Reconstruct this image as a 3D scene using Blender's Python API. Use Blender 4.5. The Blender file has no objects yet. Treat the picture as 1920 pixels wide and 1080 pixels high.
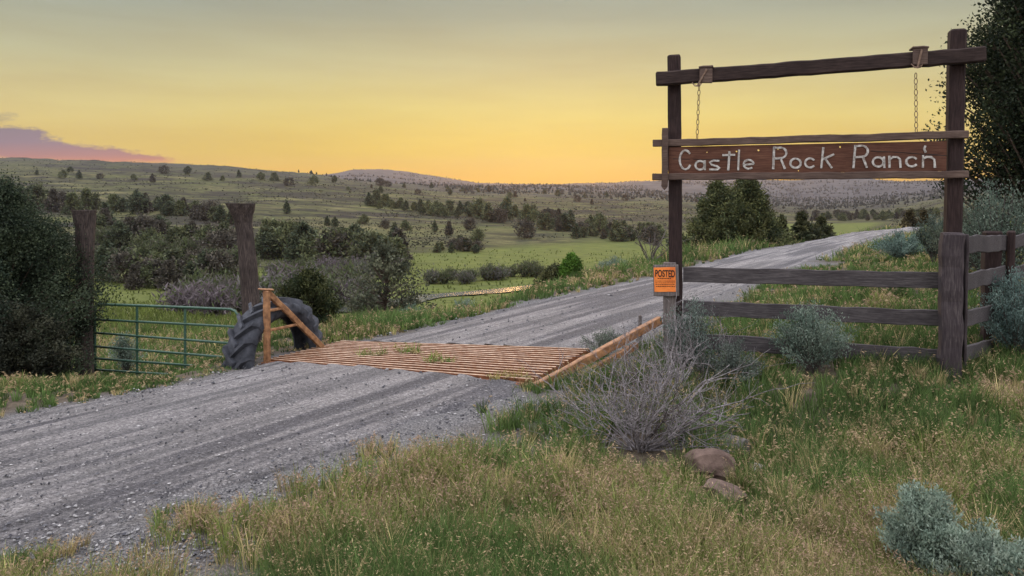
import bpy, bmesh, math, random
import numpy as np
from mathutils import Vector, Matrix
R = math.radians
SC = bpy.context.scene
COL = SC.collection
random.seed(7)

# ------------------------------------------------------------------ camera
FPX, H, CX, HZ, PITCH = 1400.0, 2.1, 960.0, 375.0, R(2.0)
cam_d = bpy.data.cameras.new('camera')
cam = bpy.data.objects.new('camera', cam_d); COL.objects.link(cam)
cam.location = (0, 0, H)
cam.rotation_euler = (R(90) - PITCH, 0, 0)
cam_d.sensor_width = 36.0
cam_d.lens = 36.0 * FPX / 1920.0
PY0 = HZ + FPX * math.tan(PITCH)                 # principal point row
cam_d.shift_y = (PY0 - 540.0) / 1920.0
cam_d.clip_start = 0.05; cam_d.clip_end = 40000
SC.camera = cam
SC.view_settings.view_transform = 'Standard'
SC.view_settings.look = 'None'
SC.view_settings.exposure = 0.0
SC.view_settings.gamma = 1.0
SC.cycles.max_bounces = 6
SC.cycles.diffuse_bounces = 3
SC.cycles.transparent_max_bounces = 8
SC.cycles.volume_bounces = 0

# ------------------------------------------------------------------ sky (world)
SUN_AZ, SUN_EL = R(3.0), R(3.0)                  # azimuth from +Y towards +X
W = bpy.data.worlds.new('World'); SC.world = W; W.use_nodes = True
nt = W.node_tree; N = nt.nodes; LK = nt.links
for n in list(N): N.remove(n)
def nd(tree, typ, **kw):
    n = tree.nodes.new(typ)
    for k, v in kw.items():
        if k == 'ins':
            for i, x in v.items(): n.inputs[i].default_value = x
        else: setattr(n, k, v)
    return n
def mth(tree, op, a, b=None, c=None, clamp=False):
    n = tree.nodes.new('ShaderNodeMath'); n.operation = op; n.use_clamp = clamp
    for i, v in enumerate((a, b, c)):
        if v is None: continue
        if isinstance(v, (int, float)): n.inputs[i].default_value = v
        else: tree.links.new(v, n.inputs[i])
    return n.outputs[0]
def mixc(tree, fac, a, b, typ='MIX'):
    n = tree.nodes.new('ShaderNodeMix'); n.data_type = 'RGBA'; n.blend_type = typ
    for i, v in ((0, fac), (6, a), (7, b)):
        if isinstance(v, (int, float)): n.inputs[i].default_value = v
        elif isinstance(v, tuple): n.inputs[i].default_value = v if len(v) == 4 else (*v, 1)
        else: tree.links.new(v, n.inputs[i])
    return n.outputs[2]
def ramp(tree, fac, stops, interp='LINEAR'):
    n = tree.nodes.new('ShaderNodeValToRGB'); n.color_ramp.interpolation = interp
    e = n.color_ramp.elements
    while len(e) < len(stops): e.new(0.5)
    for k, (p, c) in enumerate(stops):
        e[k].position = p
        c = (c, c, c) if isinstance(c, (int, float)) else c
        e[k].color = (*c, 1)
    tree.links.new(fac, n.inputs[0])
    return n.outputs[0]
def srgb(r, g, b):
    f = lambda v: ((v / 255 + 0.055) / 1.055) ** 2.4 if v > 10 else v / 255 / 12.92
    return (f(r), f(g), f(b))
tc = nd(nt, 'ShaderNodeTexCoord')
sep = nd(nt, 'ShaderNodeSeparateXYZ'); LK.new(tc.outputs['Generated'], sep.inputs[0])
X, Y, Z = sep.outputs
# elevation gradient towards the sunset (position = z / 0.5)
zz = mth(nt, 'MULTIPLY', Z, 2.0, clamp=True)
front = ramp(nt, zz, [(0.0, (1.10, .50, .0)), (0.055, (1.04, .57, .0)), (0.12, (.93, .63, .04)), (0.22, (.84, .67, .17)),
                      (0.34, (.65, .58, .28)), (0.47, (.42, .43, .30)), (0.56, (.32, .36, .30)), (1.0, srgb(150, 160, 170))])
side = ramp(nt, zz, [(0.0, (.92, .44, .0)), (0.055, (.88, .50, .02)), (0.12, (.80, .57, .13)), (0.22, (.74, .62, .26)),
                     (0.34, (.52, .51, .31)), (0.47, (.33, .375, .32)), (0.56, (.24, .29, .28)), (1.0, srgb(140, 152, 168))])
sv = (math.sin(SUN_AZ), math.cos(SUN_AZ), 0)
dsun = mth(nt, 'ADD', mth(nt, 'MULTIPLY', X, sv[0]), mth(nt, 'MULTIPLY', Y, sv[1]))
hl = mth(nt, 'SQRT', mth(nt, 'MAXIMUM', mth(nt, 'SUBTRACT', 1.0, mth(nt, 'MULTIPLY', Z, Z)), 0.0001))
caz = mth(nt, 'DIVIDE', dsun, hl)
facs = ramp(nt, mth(nt, 'MULTIPLY_ADD', caz, 0.5, 0.5, clamp=True), [(0.0, 0.0), (0.86, 0.0), (0.93, 0.35), (0.985, 0.92), (1.0, 1.0)])
sk = mixc(nt, facs, side, front)
# thin streaks high in the sky
nz = nd(nt, 'ShaderNodeTexNoise', ins={'Scale': 3.0, 'Detail': 5.0, 'Roughness': 0.55})
mp = nd(nt, 'ShaderNodeMapping'); mp.inputs['Scale'].default_value = (1.2, 1.2, 9.0); mp.inputs['Rotation'].default_value = (0, R(6), 0)
LK.new(tc.outputs['Generated'], mp.inputs[0]); LK.new(mp.outputs[0], nz.inputs['Vector'])
stv = ramp(nt, nz.outputs['Fac'], [(0.35, 0.0), (0.7, 1.0)])
sk = mixc(nt, mth(nt, 'MULTIPLY', stv, 0.45), sk, mixc(nt, 1.0, sk, srgb(235, 225, 215), 'MULTIPLY'))
# the cloud bank over the left ridge
tx = mth(nt, 'DIVIDE', X, mth(nt, 'MAXIMUM', Y, 0.05))
te = mth(nt, 'DIVIDE', Z, mth(nt, 'MAXIMUM', Y, 0.05))
cn = nd(nt, 'ShaderNodeTexNoise', ins={'Scale': 13.0, 'Detail': 9.0, 'Roughness': 0.66})
mc = nd(nt, 'ShaderNodeMapping'); mc.inputs['Scale'].default_value = (1, 1, 3.2)
LK.new(tc.outputs['Generated'], mc.inputs[0]); LK.new(mc.outputs[0], cn.inputs['Vector'])
cnf = mth(nt, 'SUBTRACT', cn.outputs['Fac'], 0.5)
top = mth(nt, 'MULTIPLY_ADD', mth(nt, 'ADD', tx, 0.44), -0.19, 0.0570)         # cloud top falls to the right
dtop = mth(nt, 'SUBTRACT', mth(nt, 'MULTIPLY_ADD', cnf, 0.085, top), te)
dbot = mth(nt, 'SUBTRACT', te, mth(nt, 'MULTIPLY_ADD', cnf, -0.03, 0.050))
edge = mth(nt, 'MULTIPLY', mth(nt, 'MULTIPLY', dtop, 110.0, clamp=True), mth(nt, 'MULTIPLY_ADD', dbot, 110.0, 0.35, clamp=True))
edge = mth(nt, 'MULTIPLY', edge, mth(nt, 'MULTIPLY', mth(nt, 'SUBTRACT', -0.435, tx), 30.0, clamp=True))
pu = mth(nt, 'SUBTRACT', 1.0, mth(nt, 'ADD', mth(nt, 'POWER', mth(nt, 'DIVIDE', mth(nt, 'ADD', tx, 0.705), 0.05), 2), mth(nt, 'POWER', mth(nt, 'DIVIDE', mth(nt, 'SUBTRACT', te, 0.1085), 0.011), 2)))
pu = mth(nt, 'MULTIPLY', mth(nt, 'MULTIPLY_ADD', cnf, 5.0, pu), 1.1, clamp=True)
edge = mth(nt, 'MULTIPLY', mth(nt, 'MAXIMUM', edge, mth(nt, 'MULTIPLY', pu, 0.8)), mth(nt, 'GREATER_THAN', Y, 0.1))
ccol = ramp(nt, mth(nt, 'MULTIPLY', te, 8.0, clamp=True), [(0.40, srgb(228, 128, 84)), (0.48, srgb(186, 118, 118)), (0.62, srgb(146, 120, 140)), (0.95, srgb(122, 116, 128))])
ccol = mixc(nt, mth(nt, 'MULTIPLY_ADD', cnf, 1.6, 0.5, clamp=True), mixc(nt, 1.0, ccol, (0.86, 0.86, 0.9), 'MULTIPLY'), ccol)
sk = mixc(nt, mth(nt, 'MULTIPLY', edge, 0.93), sk, ccol)
# unseen sky overhead and opposite the sunset, raised as added fill for the shade
zen = ramp(nt, mth(nt, 'MULTIPLY', Z, 1.0, clamp=True), [(0.0, 0.0), (0.36, 0.0), (0.62, 1.0)], 'EASE')
bak = ramp(nt, mth(nt, 'MULTIPLY_ADD', Y, -0.5, 0.5, clamp=True), [(0.0, 0.0), (0.42, 0.0), (0.62, 1.0)], 'EASE')
hi = mth(nt, 'MAXIMUM', zen, mth(nt, 'MULTIPLY', bak, 0.40))
sk = mixc(nt, hi, sk, (2.6, 2.58, 2.78))
sk = mixc(nt, mth(nt, 'LESS_THAN', Z, -0.02), sk, (0.12, 0.11, 0.09))
bg = nd(nt, 'ShaderNodeBackground'); LK.new(sk, bg.inputs['Color']); bg.inputs['Strength'].default_value = 1.0
nish = nd(nt, 'ShaderNodeTexSky'); nish.sky_type = 'NISHITA'; nish.sun_disc = False
nish.sun_elevation = SUN_EL; nish.sun_rotation = SUN_AZ
bg2 = nd(nt, 'ShaderNodeBackground'); LK.new(nish.outputs[0], bg2.inputs['Color']); bg2.inputs['Strength'].default_value = 0.0
ad = nd(nt, 'ShaderNodeAddShader'); LK.new(bg.outputs[0], ad.inputs[0]); LK.new(bg2.outputs[0], ad.inputs[1])
wo = nd(nt, 'ShaderNodeOutputWorld'); LK.new(ad.outputs[0], wo.inputs[0])

sd = bpy.data.lights.new('sun', 'SUN'); sd.energy = 0.5; sd.angle = R(12); sd.color = (1.0, 0.55, 0.2)
sun = bpy.data.objects.new('sun', sd); COL.objects.link(sun)
sdir = Vector((math.sin(SUN_AZ) * math.cos(R(7)), math.cos(SUN_AZ) * math.cos(R(7)), math.sin(R(7))))
sun.rotation_euler = sdir.to_track_quat('Z', 'Y').to_euler(); sun.location = (0, 30, 40)

# ------------------------------------------------------------------ pixel <-> world
cp, sp = math.cos(PITCH), math.sin(PITCH)
def ray(px, py):
    u = (px - CX) / FPX; v = -(py - PY0) / FPX
    return Vector((u, cp + v * sp, -sp + v * cp))
def G(px, py, z=0.0):
    d = ray(px, py); t = (z - H) / d.z
    return Vector((d.x * t, d.y * t, z))
def at(px, py, yy):
    d = ray(px, py); t = yy / d.y
    return Vector((d.x * t, yy, H + d.z * t))

# ------------------------------------------------------------------ noise
_tab = np.random.RandomState(3).rand(256, 256)
def vnoise(x, y):
    x = np.asarray(x, float); y = np.asarray(y, float)
    xi = np.floor(x).astype(int); yi = np.floor(y).astype(int)
    fx = x - xi; fy = y - yi
    fx = fx * fx * (3 - 2 * fx); fy = fy * fy * (3 - 2 * fy)
    a = _tab[xi & 255, yi & 255]; b = _tab[(xi + 1) & 255, yi & 255]
    c = _tab[xi & 255, (yi + 1) & 255]; d = _tab[(xi + 1) & 255, (yi + 1) & 255]
    return (a * (1 - fx) + b * fx) * (1 - fy) + (c * (1 - fx) + d * fx) * fy
def fbm(x, y, oct=4):
    s = 0; a = 0.5
    for k in range(oct):
        s = s + a * vnoise(x * 2 ** k + 17.3 * k, y * 2 ** k + 9.1 * k); a *= 0.5
    return s / (1 - 0.5 ** oct)

# ------------------------------------------------------------------ road axis and guard corners
RD = np.array([0.55, 0.835]); RD = RD / np.hypot(*RD)
RN = np.array([RD[1], -RD[0]])                     # to the right of the road
def sd_of(px, py):
    p = G(px, py); v = np.array([p.x, p.y]); return float(v @ RD), float(v @ RN)
LE = [sd_of(*p) for p in ((0, 792), (250, 738), (480, 690), (640, 646), (770, 624), (1000, 567), (1225, 522), (1400, 474), (1600, 436), (1690, 428.5))]
RE = [sd_of(*p) for p in ((-100, 1085), (150, 1022), (400, 930), (680, 832), (830, 778), (960, 732), (1105, 662), (1250, 590), (1390, 535), (1500, 497), (1600, 465), (1735, 428.5))]
LE = np.array([(-12, LE[0][1] - .1)] + LE + [(90, LE[-1][1])]); RE = np.array([(-12, RE[0][1])] + RE + [(90, RE[-1][1])])
def road_d(s):
    return np.interp(s, LE[:, 0], LE[:, 1]), np.interp(s, RE[:, 0], RE[:, 1])
gNL, gNR, gFR, gFL = [np.array(G(*p))[:2] for p in ((500, 680), (1000, 722), (1108, 662), (640, 645))]
def in_guard(x, y, m=0.0):
    q = np.array([gNL, gNR, gFR, gFL]); ok = np.ones(np.shape(x), bool)
    for k in range(4):
        a, b = q[k], q[(k + 1) % 4]; e = (b - a) / np.hypot(*(b - a))
        ok &= (e[0] * (y - a[1]) - e[1] * (x - a[0])) > -m
    return ok

# ------------------------------------------------------------------ terrain
PROF = {   # columns by image column; (distance, height) pairs from the bank edge to the far range
    0:    [(8.8, 0), (11.3, -.9), (70, -7.6), (92, -8), (160, -5.5), (250, -2.4), (430, 12.2), (700, 43), (1000, 38), (8000, 90)],
    300:  [(8.9, 0), (11.3, -.9), (70, -7.6), (86, -8), (160, -5.3), (230, -2), (420, 9.6), (700, 38), (1000, 32), (8000, 120)],
    470:  [(10.5, 0), (14, -.8), (64, -7.8), (98, -8), (160, -5.8), (240, -2.2), (450, 10.2), (700, 32), (1000, 26), (8000, 180)],
    600:  [(13, 0), (40, -5.8), (60, -8), (113, -8), (160, -6.5), (260, -2.5), (480, 10.7), (700, 25.6), (1000, 20), (8000, 272)],
    660:  [(13, 0), (42, -6.2), (60, -8), (118, -8), (170, -6.6), (272, -2.6), (490, 9.8), (750, 23), (1050, 19), (8000, 318)],
    720:  [(13, 0), (45, -6.6), (60, -8), (122, -8), (180, -6.8), (285, -2.8), (500, 9), (800, 20), (1100, 17), (8000, 330)],
    800:  [(13, 0), (45, -6.6), (60, -8), (130, -8), (195, -6.6), (300, -3.2), (510, 6.5), (900, 20), (1250, 18), (8000, 275)],
    900:  [(14, 0), (45, -6.6), (60, -8), (141, -8), (215, -6.3), (320, -3.6), (520, 4), (1000, 20), (1400, 19), (8000, 185)],
    1050: [(19, 0), (50, -6.5), (62, -8), (155, -8), (225, -6.8), (350, -4), (560, 3), (1300, 29), (2000, 28), (8000, 170)],
    1240: [(26.7, 0), (60, -6.8), (75, -8), (168, -8), (240, -7.3), (380, -4.7), (640, 2.1), (1500, 23), (3500, 83), (8000, 196)],
    1400: [(32.7, 0), (68, -6.8), (85, -8), (220, -8), (320, -8), (480, -6), (900, 3), (2200, 36), (4200, 104), (8000, 214)],
    1500: [(37, 0), (75, -6.8), (100, -8), (290, -8.3), (420, -8.4), (650, -6), (1500, 7), (2800, 50), (5000, 130), (8000, 190)],
    1600: [(47, 0), (85, -6), (110, -7.5), (300, -8.2), (430, -8), (650, -5.5), (1400, 9), (2600, 48), (4500, 130), (8000, 216)],
    1690: [(57, 0), (95, -4), (125, -6), (300, -7.5), (420, -7), (600, -4), (900, 5), (1300, 14), (3500, 80), (8000, 216)],
    1770: [(60, .2), (95, -1.5), (125, -3), (300, -4), (400, -2), (600, 3), (800, 9), (1100, 18.5), (3000, 70), (8000, 210)],
    1920: [(60, 1), (95, 1), (125, 1.5), (300, 4), (400, 7), (600, 12), (800, 20), (1100, 36), (2600, 80), (8000, 210)],
}
PK = np.array(sorted(PROF)); PD = np.array([[q[0] for q in PROF[k]] for k in PK], float); PZ = np.array([[q[1] for q in PROF[k]] for k in PK], float)
_far = PD > 1500; _nd = np.where(_far, 1500 + (PD - 1500) * .2615, PD)
PZ = np.where(_far, H + (PZ - H) * _nd / PD, PZ); PD = _nd
PD[3:10, 0] *= .985                                                    # bank edge, so the grass on it tops out where seen
def _prof(px, y):
    px = np.clip(px, 0, 1920)
    D = np.stack([np.interp(px, PK, PD[:, j]) for j in range(10)], -1)
    Zc = np.stack([np.interp(px, PK, PZ[:, j]) for j in range(10)], -1)
    z = np.zeros(px.shape)
    for j in range(9):
        m = (y >= D[..., j]) & (y < D[..., j + 1])
        w = (y - D[..., j]) / (D[..., j + 1] - D[..., j])
        z = np.where(m, Zc[..., j] * (1 - w) + Zc[..., j + 1] * w, z)
    return np.where(y >= D[..., 9], Zc[..., 9] * np.clip(1 - (y - D[..., 9]) / 500, 0, 1), z)
def terrain_z(x, y):
    x = np.asarray(x, float); y = np.asarray(y, float)
    yc = np.maximum(y, 0.8); px = CX + FPX * x / yc
    z = 0
    offs = ((0, 1, .3), (-22, 1, .15), (22, 1, .15), (0, .95, .2), (0, 1.05, .2))
    for dp, k, w in offs:
        z = z + w * _prof(px + dp, yc * k)
    s = x * RD[0] + y * RD[1]; d = x * RN[0] + y * RN[1]
    lo, ro = road_d(s)
    off = np.maximum(np.maximum(lo - d, d - ro), 0)
    onroad = np.clip(1 - off / 1.0, 0, 1) * (y < 62)
    # right hand ground rises away from the road
    z = z + np.clip((d - ro - .6) / 3.0, 0, 1) * np.clip((y - 7) / 6, 0, 1) * np.clip(1 - (y - 30) / 30, 0, 1) * 0.55
    z = z + (fbm(x * .9, y * .9, 3) - .5) * .16 * np.clip(off / 1.5, 0, 1) * (y < 80)
    fl = np.clip((z + 7.9) / 4, 0, 1)
    a = np.clip((y - 70) / 500, 0, 1)
    z = z + (fbm(x / 38, y / 38, 4) - .5) * 5.0 * a * fl + (fbm(x / 8, y / 8, 3) - .5) * 1.2 * np.clip((y - 60) / 100, 0, 1) * fl
    big = np.clip((y - 900) / 1700, 0, 1)
    z = z + (fbm(x / 260 + 5, y / 420, 4) - .5) * 30 * big + (fbm(x / 30, y / 30, 2) - .5) * 4 * big
    pit = in_guard(x, y, .0)
    return np.where(pit, -0.45, z)
def tz(x, y): return float(terrain_z(np.array([x]), np.array([y]))[0])
def hit(px, py, y0=12.0):
    """first terrain point met by the ray through each pixel"""
    px = np.atleast_1d(np.asarray(px, float)); py = np.atleast_1d(np.asarray(py, float))
    ys = np.exp(np.linspace(math.log(y0), math.log(9000), 420))
    out = np.full((len(px), 3), np.nan)
    u = (px - CX) / FPX; v = -(py - PY0) / FPX
    dy = cp + v * sp; dz = -sp + v * cp
    t = ys[None, :] / dy[:, None]
    xx = u[:, None] * t; zz_ = H + dz[:, None] * t; yy = np.broadcast_to(ys, xx.shape)
    tt = terrain_z(xx, yy)
    below = tt >= zz_
    k = below.argmax(1); ok = below.any(1)
    i = np.arange(len(px))
    out[ok] = np.stack([xx[i, k], yy[i, k], tt[i, k]], -1)[ok]
    return out

# ------------------------------------------------------------------ mesh helpers
def mk(name, V, F, mat, col=None, parent=None, smooth=False, origin=None):
    V = np.asarray(V, np.float32).reshape(-1, 3)
    base = np.zeros(3, np.float32)
    if parent is not None: base = np.array(world_loc(parent), np.float32)
    elif origin is not None: base = np.array(origin, np.float32)
    V = V - base
    Fs = F if isinstance(F, (list, tuple)) else [F]
    Fs = [np.asarray(f, np.int32) for f in Fs if len(f)]
    me = bpy.data.meshes.new(name)
    me.vertices.add(len(V)); me.vertices.foreach_set('co', V.ravel())
    loops = np.concatenate([f.ravel() for f in Fs])
    tot = np.concatenate([np.full(len(f), f.shape[1], np.int32) for f in Fs])
    st = np.concatenate([[0], np.cumsum(tot)[:-1]]).astype(np.int32)
    me.loops.add(len(loops)); me.loops.foreach_set('vertex_index', loops)
    me.polygons.add(len(tot)); me.polygons.foreach_set('loop_start', st)
    me.update(calc_edges=True)
    if col is not None:
        a = me.attributes.new('Col', 'FLOAT_COLOR', 'POINT')
        c = np.ones((len(V), 4), np.float32); c[:, :3] = col
        a.data.foreach_set('color', c.ravel())
    me.polygons.foreach_set('use_smooth', np.full(len(tot), bool(smooth)))
    if mat is not None: me.materials.append(mat)
    o = bpy.data.objects.new(name, me); COL.objects.link(o)
    if parent is not None: o.parent = parent
    elif origin is not None: o.location = origin
    return o
def world_loc(o):
    p = Vector((0, 0, 0))
    while o is not None: p = p + o.location; o = o.parent
    return p
def thing(name, label, cat, loc=(0, 0, 0), group=None):
    o = bpy.data.objects.new(name, None); COL.objects.link(o); o.location = loc
    o.empty_display_size = 0.2
    return tag(o, label, cat, group)
def tag(o, label=None, cat=None, group=None, kind=None):
    if label: o['label'] = label
    if cat: o['category'] = cat
    if group: o['group'] = group
    if kind: o['kind'] = kind
    return o
def copy_tree(o, parent=None):
    c = o.copy(); COL.objects.link(c)
    if parent is not None: c.parent = parent
    for ch in list(o.children): copy_tree(ch, c)
    return c
class MB:
    """collects shapes; build() links them as one mesh object"""
    def __init__(s): s.V = []; s.F3 = []; s.F4 = []; s.n = 0; s.C = []
    def add(s, V, F, c=None):
        V = np.asarray(V, float); F = np.asarray(F, int)
        (s.F4 if F.shape[1] == 4 else s.F3).append(F + s.n)
        s.V.append(V); s.n += len(V)
        s.C.append(np.broadcast_to(np.array(c if c is not None else (1, 1, 1), float), (len(V), 3)))
    def tube(s, P, r, k=5, c=None, cap=True):
        P = np.asarray(P, float); n = len(P); r = np.broadcast_to(np.asarray(r, float), (n,))
        T = np.gradient(P, axis=0); T /= np.linalg.norm(T, axis=1)[:, None] + 1e-9
        ref = np.array([0, 0, 1.0]) if abs(T[0][2]) < .9 else np.array([1.0, 0, 0])
        A = np.cross(T, ref); A /= np.linalg.norm(A, axis=1)[:, None] + 1e-9
        B = np.cross(T, A)
        ang = np.arange(k) * 2 * math.pi / k
        V = P[:, None] + r[:, None, None] * (np.cos(ang)[None, :, None] * A[:, None] + np.sin(ang)[None, :, None] * B[:, None])
        V = V.reshape(-1, 3)
        i = np.arange(n - 1)[:, None] * k; j = np.arange(k)[None]; j2 = (j + 1) % k
        F = np.stack([i + j, i + j2, i + k + j2, i + k + j], -1).reshape(-1, 4)
        s.add(V, F, c)
        if cap:
            for e, sgn in ((0, 1), (n - 1, -1)):
                b = s.n - len(V) + e * k
                cc = s.n; s.V.append(P[e:e + 1]); s.C.append(s.C[-1][:1]); s.n += 1
                f = np.array([[b + q, b + (q + 1) % k, cc] for q in range(k)])
                s.F3.append(f if sgn < 0 else f[:, ::-1])
    def beam(s, p0, p1, w, h, up=(0, 0, 1), seg=10, jit=0.003, bev=0.008, rng=random, c=None):
        """squared timber with softened arrises; w across, h along up"""
        p0 = np.array(p0, float); p1 = np.array(p1, float); t = p1 - p0; Ln = np.linalg.norm(t); t /= Ln
        up = np.array(up, float); sd_ = np.cross(t, up); sd_ /= np.linalg.norm(sd_); up = np.cross(sd_, t)
        a, b = w / 2, h / 2; bv = min(bev, a * .6, b * .6)
        prof = np.array([(a - bv, -b), (a, -b + bv), (a, b - bv), (a - bv, b), (-a + bv, b), (-a, b - bv), (-a, -b + bv), (-a + bv, -b)])
        m = len(prof); V = []
        us = np.concatenate([[0, bv / Ln], np.linspace(0, 1, seg + 1)[1:-1], [1 - bv / Ln, 1]])
        jl = np.array([[rng.gauss(0, jit), rng.gauss(0, jit)] for _ in us])
        for u, q in zip(us, jl):
            sc = (1 - bv / a * .7, 1 - bv / b * .7) if u in (0, 1) else (1, 1)
            for (x, y) in prof:
                V.append(p0 + t * Ln * u + sd_ * (x * sc[0] + q[0] + rng.gauss(0, jit * .5)) + up * (y * sc[1] + q[1] + rng.gauss(0, jit * .5)))
        n = len(us); F = [[i * m + j, (i + 1) * m + j, (i + 1) * m + (j + 1) % m, i * m + (j + 1) % m] for i in range(n - 1) for j in range(m)]
        s.add(V, F, c)
        b0 = s.n - len(V)
        for off, rev in ((0, 0), ((n - 1) * m, 1)):
            f = [[b0 + off, b0 + off + j, b0 + off + j + 1] for j in range(1, m - 1)]
            s.F3.append(np.array(f) if not rev else np.array(f)[:, ::-1])
    def build(s, name, mat, parent=None, origin=None, smooth=False, cols=False):
        F = [np.concatenate(f) for f in (s.F4, s.F3) if f]
        return mk(name, np.concatenate(s.V), F, mat, np.concatenate(s.C) if cols else None, parent, smooth, origin)

# ------------------------------------------------------------------ materials
def mat(name, rough=0.8, spec=0.3):
    m = bpy.data.materials.new(name); m.use_nodes = True
    b = m.node_tree.nodes['Principled BSDF']; b.inputs['Roughness'].default_value = rough
    b.inputs['Specular IOR Level'].default_value = spec
    return m, m.node_tree, b
def tex(t, scale, detail=4, rough=.55, vec=None, sc=None, rot=None, typ='ShaderNodeTexNoise', coord='Object'):
    n = t.nodes.new(typ); n.inputs['Scale'].default_value = scale
    if 'Detail' in n.inputs: n.inputs['Detail'].default_value = detail
    if 'Roughness' in n.inputs: n.inputs['Roughness'].default_value = rough
    c = t.nodes.new('ShaderNodeTexCoord'); src = c.outputs[coord] if vec is None else vec
    for key, val in (('Rotation', rot), ('Scale', sc)):                # turn first, then stretch
        if val:
            mpp = t.nodes.new('ShaderNodeMapping'); mpp.inputs[key].default_value = val
            t.links.new(src, mpp.inputs[0]); src = mpp.outputs[0]
    t.links.new(src, n.inputs['Vector'])
    return n.outputs['Distance'] if typ == 'ShaderNodeTexVoronoi' else n.outputs['Fac']
def bump(t, b, h, strength=.5, dist=.01):
    n = t.nodes.new('ShaderNodeBump'); n.inputs['Strength'].default_value = strength; n.inputs['Distance'].default_value = dist
    t.links.new(h, n.inputs['Height']); t.links.new(n.outputs[0], b.inputs['Normal'])
def wood(name, c1, c2, c3, sc, rot=(0, 0, 0), rough=.85):
    m, t, b = mat(name, rough, .2)
    g = tex(t, 6, 6, .65, sc=sc, rot=rot); g2 = tex(t, 2.2, 5, .6)
    col = ramp(t, g, [(.3, c1), (.5, c2), (.72, c3)])
    col = mixc(t, ramp(t, g2, [(.4, 0.0), (.7, .6)]), col, c1)
    t.links.new(col, b.inputs['Base Color'])
    bump(t, b, g, .5, .006)
    return m
def foliage_mat(name, transl=.3, rough=.7):
    m, t, b = mat(name, rough, .15)
    a = t.nodes.new('ShaderNodeAttribute'); a.attribute_name = 'Col'
    t.links.new(a.outputs['Color'], b.inputs['Base Color'])
    tr = t.nodes.new('ShaderNodeBsdfTranslucent'); t.links.new(a.outputs['Color'], tr.inputs['Color'])
    mx = t.nodes.new('ShaderNodeMixShader'); mx.inputs[0].default_value = transl
    t.links.new(b.outputs[0], mx.inputs[1]); t.links.new(tr.outputs[0], mx.inputs[2])
    t.links.new(mx.outputs[0], t.nodes['Material Output'].inputs['Surface'])
    return m
FA = R(-15.5)                                                        # fence bearing, used to lay grain along the boards
M = {}
M['leaf'] = foliage_mat('leaf', .3)
M['grass'] = foliage_mat('grass', .35, .8)
M['bark'] = wood('bark', (.035, .024, .018), (.085, .062, .048), (.15, .115, .09), (14, 14, 1.6))
M['post'] = wood('post_wood', (.013, .008, .008), (.030, .018, .017), (.055, .036, .032), (12, 12, 1.0))
M['beam'] = wood('beam_wood', (.014, .009, .008), (.034, .022, .02), (.065, .045, .038), (1.0, 12, 14), (0, 0, -FA))
M['rail'] = wood('rail_wood', (.028, .024, .026), (.062, .055, .057), (.122, .11, .11), (1.0, 12, 14), (0, 0, -FA))
M['railv'] = wood('upright_wood', (.024, .018, .021), (.052, .042, .045), (.105, .088, .087), (12, 12, 1.0))
M['trim'] = wood('trim_wood', (.05, .032, .027), (.10, .068, .055), (.16, .115, .092), (1.0, 12, 14), (0, 0, -FA))
M['board'] = wood('sign_board_wood', (.042, .018, .012), (.105, .045, .029), (.160, .083, .053), (0.8, 10, 16), (0, 0, -FA))
M['greywood'] = wood('grey_wood', (.07, .058, .055), (.135, .115, .107), (.22, .19, .18), (12, 12, 1.0))
M['logwood'] = wood('log_wood', (.010, .008, .008), (.055, .042, .038), (.15, .118, .10), (21, 21, 1.2))
M['twig'] = wood('dead_twig', (.06, .053, .055), (.19, .172, .176), (.38, .35, .355), (6, 6, 6))
M['darktwig'] = wood('dark_twig', (.045, .037, .034), (.085, .072, .066), (.14, .12, .11), (6, 6, 6))
def simple(name, c1, c2, scale=8, rough=.7, spec=.3, metal=0, bs=.3, bd=.01):
    m, t, b = mat(name, rough, spec); b.inputs['Metallic'].default_value = metal
    n = tex(t, scale, 6, .6); t.links.new(ramp(t, n, [(.32, c1), (.68, c2)]), b.inputs['Base Color'])
    if bs: bump(t, b, n, bs, bd)
    return m
M['paint_white'] = simple('letter_white', (.18, .15, .13), (.54, .53, .50), 30, .85)
M['rust'] = simple('orange_rust', (.12, .055, .028), (.38, .195, .09), 14, .6, .35, 0, .15, .003)
M['railtop'] = simple('worn_skylit_rail', (.24, .125, .07), (.56, .40, .28), 11, .45, .5, 0, .1, .002)
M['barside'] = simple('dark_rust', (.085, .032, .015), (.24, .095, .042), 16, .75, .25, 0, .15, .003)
M['green_paint'] = simple('green_gate_paint', (.02, .055, .035), (.05, .11, .075), 20, .45, .5, 0, .05, .002)
M['rubber'] = simple('tyre_rubber', (.017, .019, .025), (.062, .066, .079), 9, .75, .3, 0, .35, .008)
M['chain'] = simple('rusty_chain', (.10, .06, .04), (.22, .15, .11), 30, .55, .4, .5, .1, .002)
M['orange'] = simple('orange_notice', (.62, .15, .028), (.85, .26, .05), 6, .6, .3, 0, 0)
M['ink'] = simple('black_ink', (.012, .01, .01), (.03, .022, .02), 40, .7, .2, 0, 0)
M['rock'] = simple('brown_rock', (.055, .036, .029), (.175, .122, .10), 7, .9, .2, 0, .7, .02)
M['darkrock'] = simple('dark_rock', (.05, .045, .045), (.15, .135, .13), 9, .9, .2, 0, .7, .02)
M['palerock'] = simple('pale_rock', (.22, .21, .20), (.38, .36, .34), 6, .9, .2, 0, .5, .02)

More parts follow.
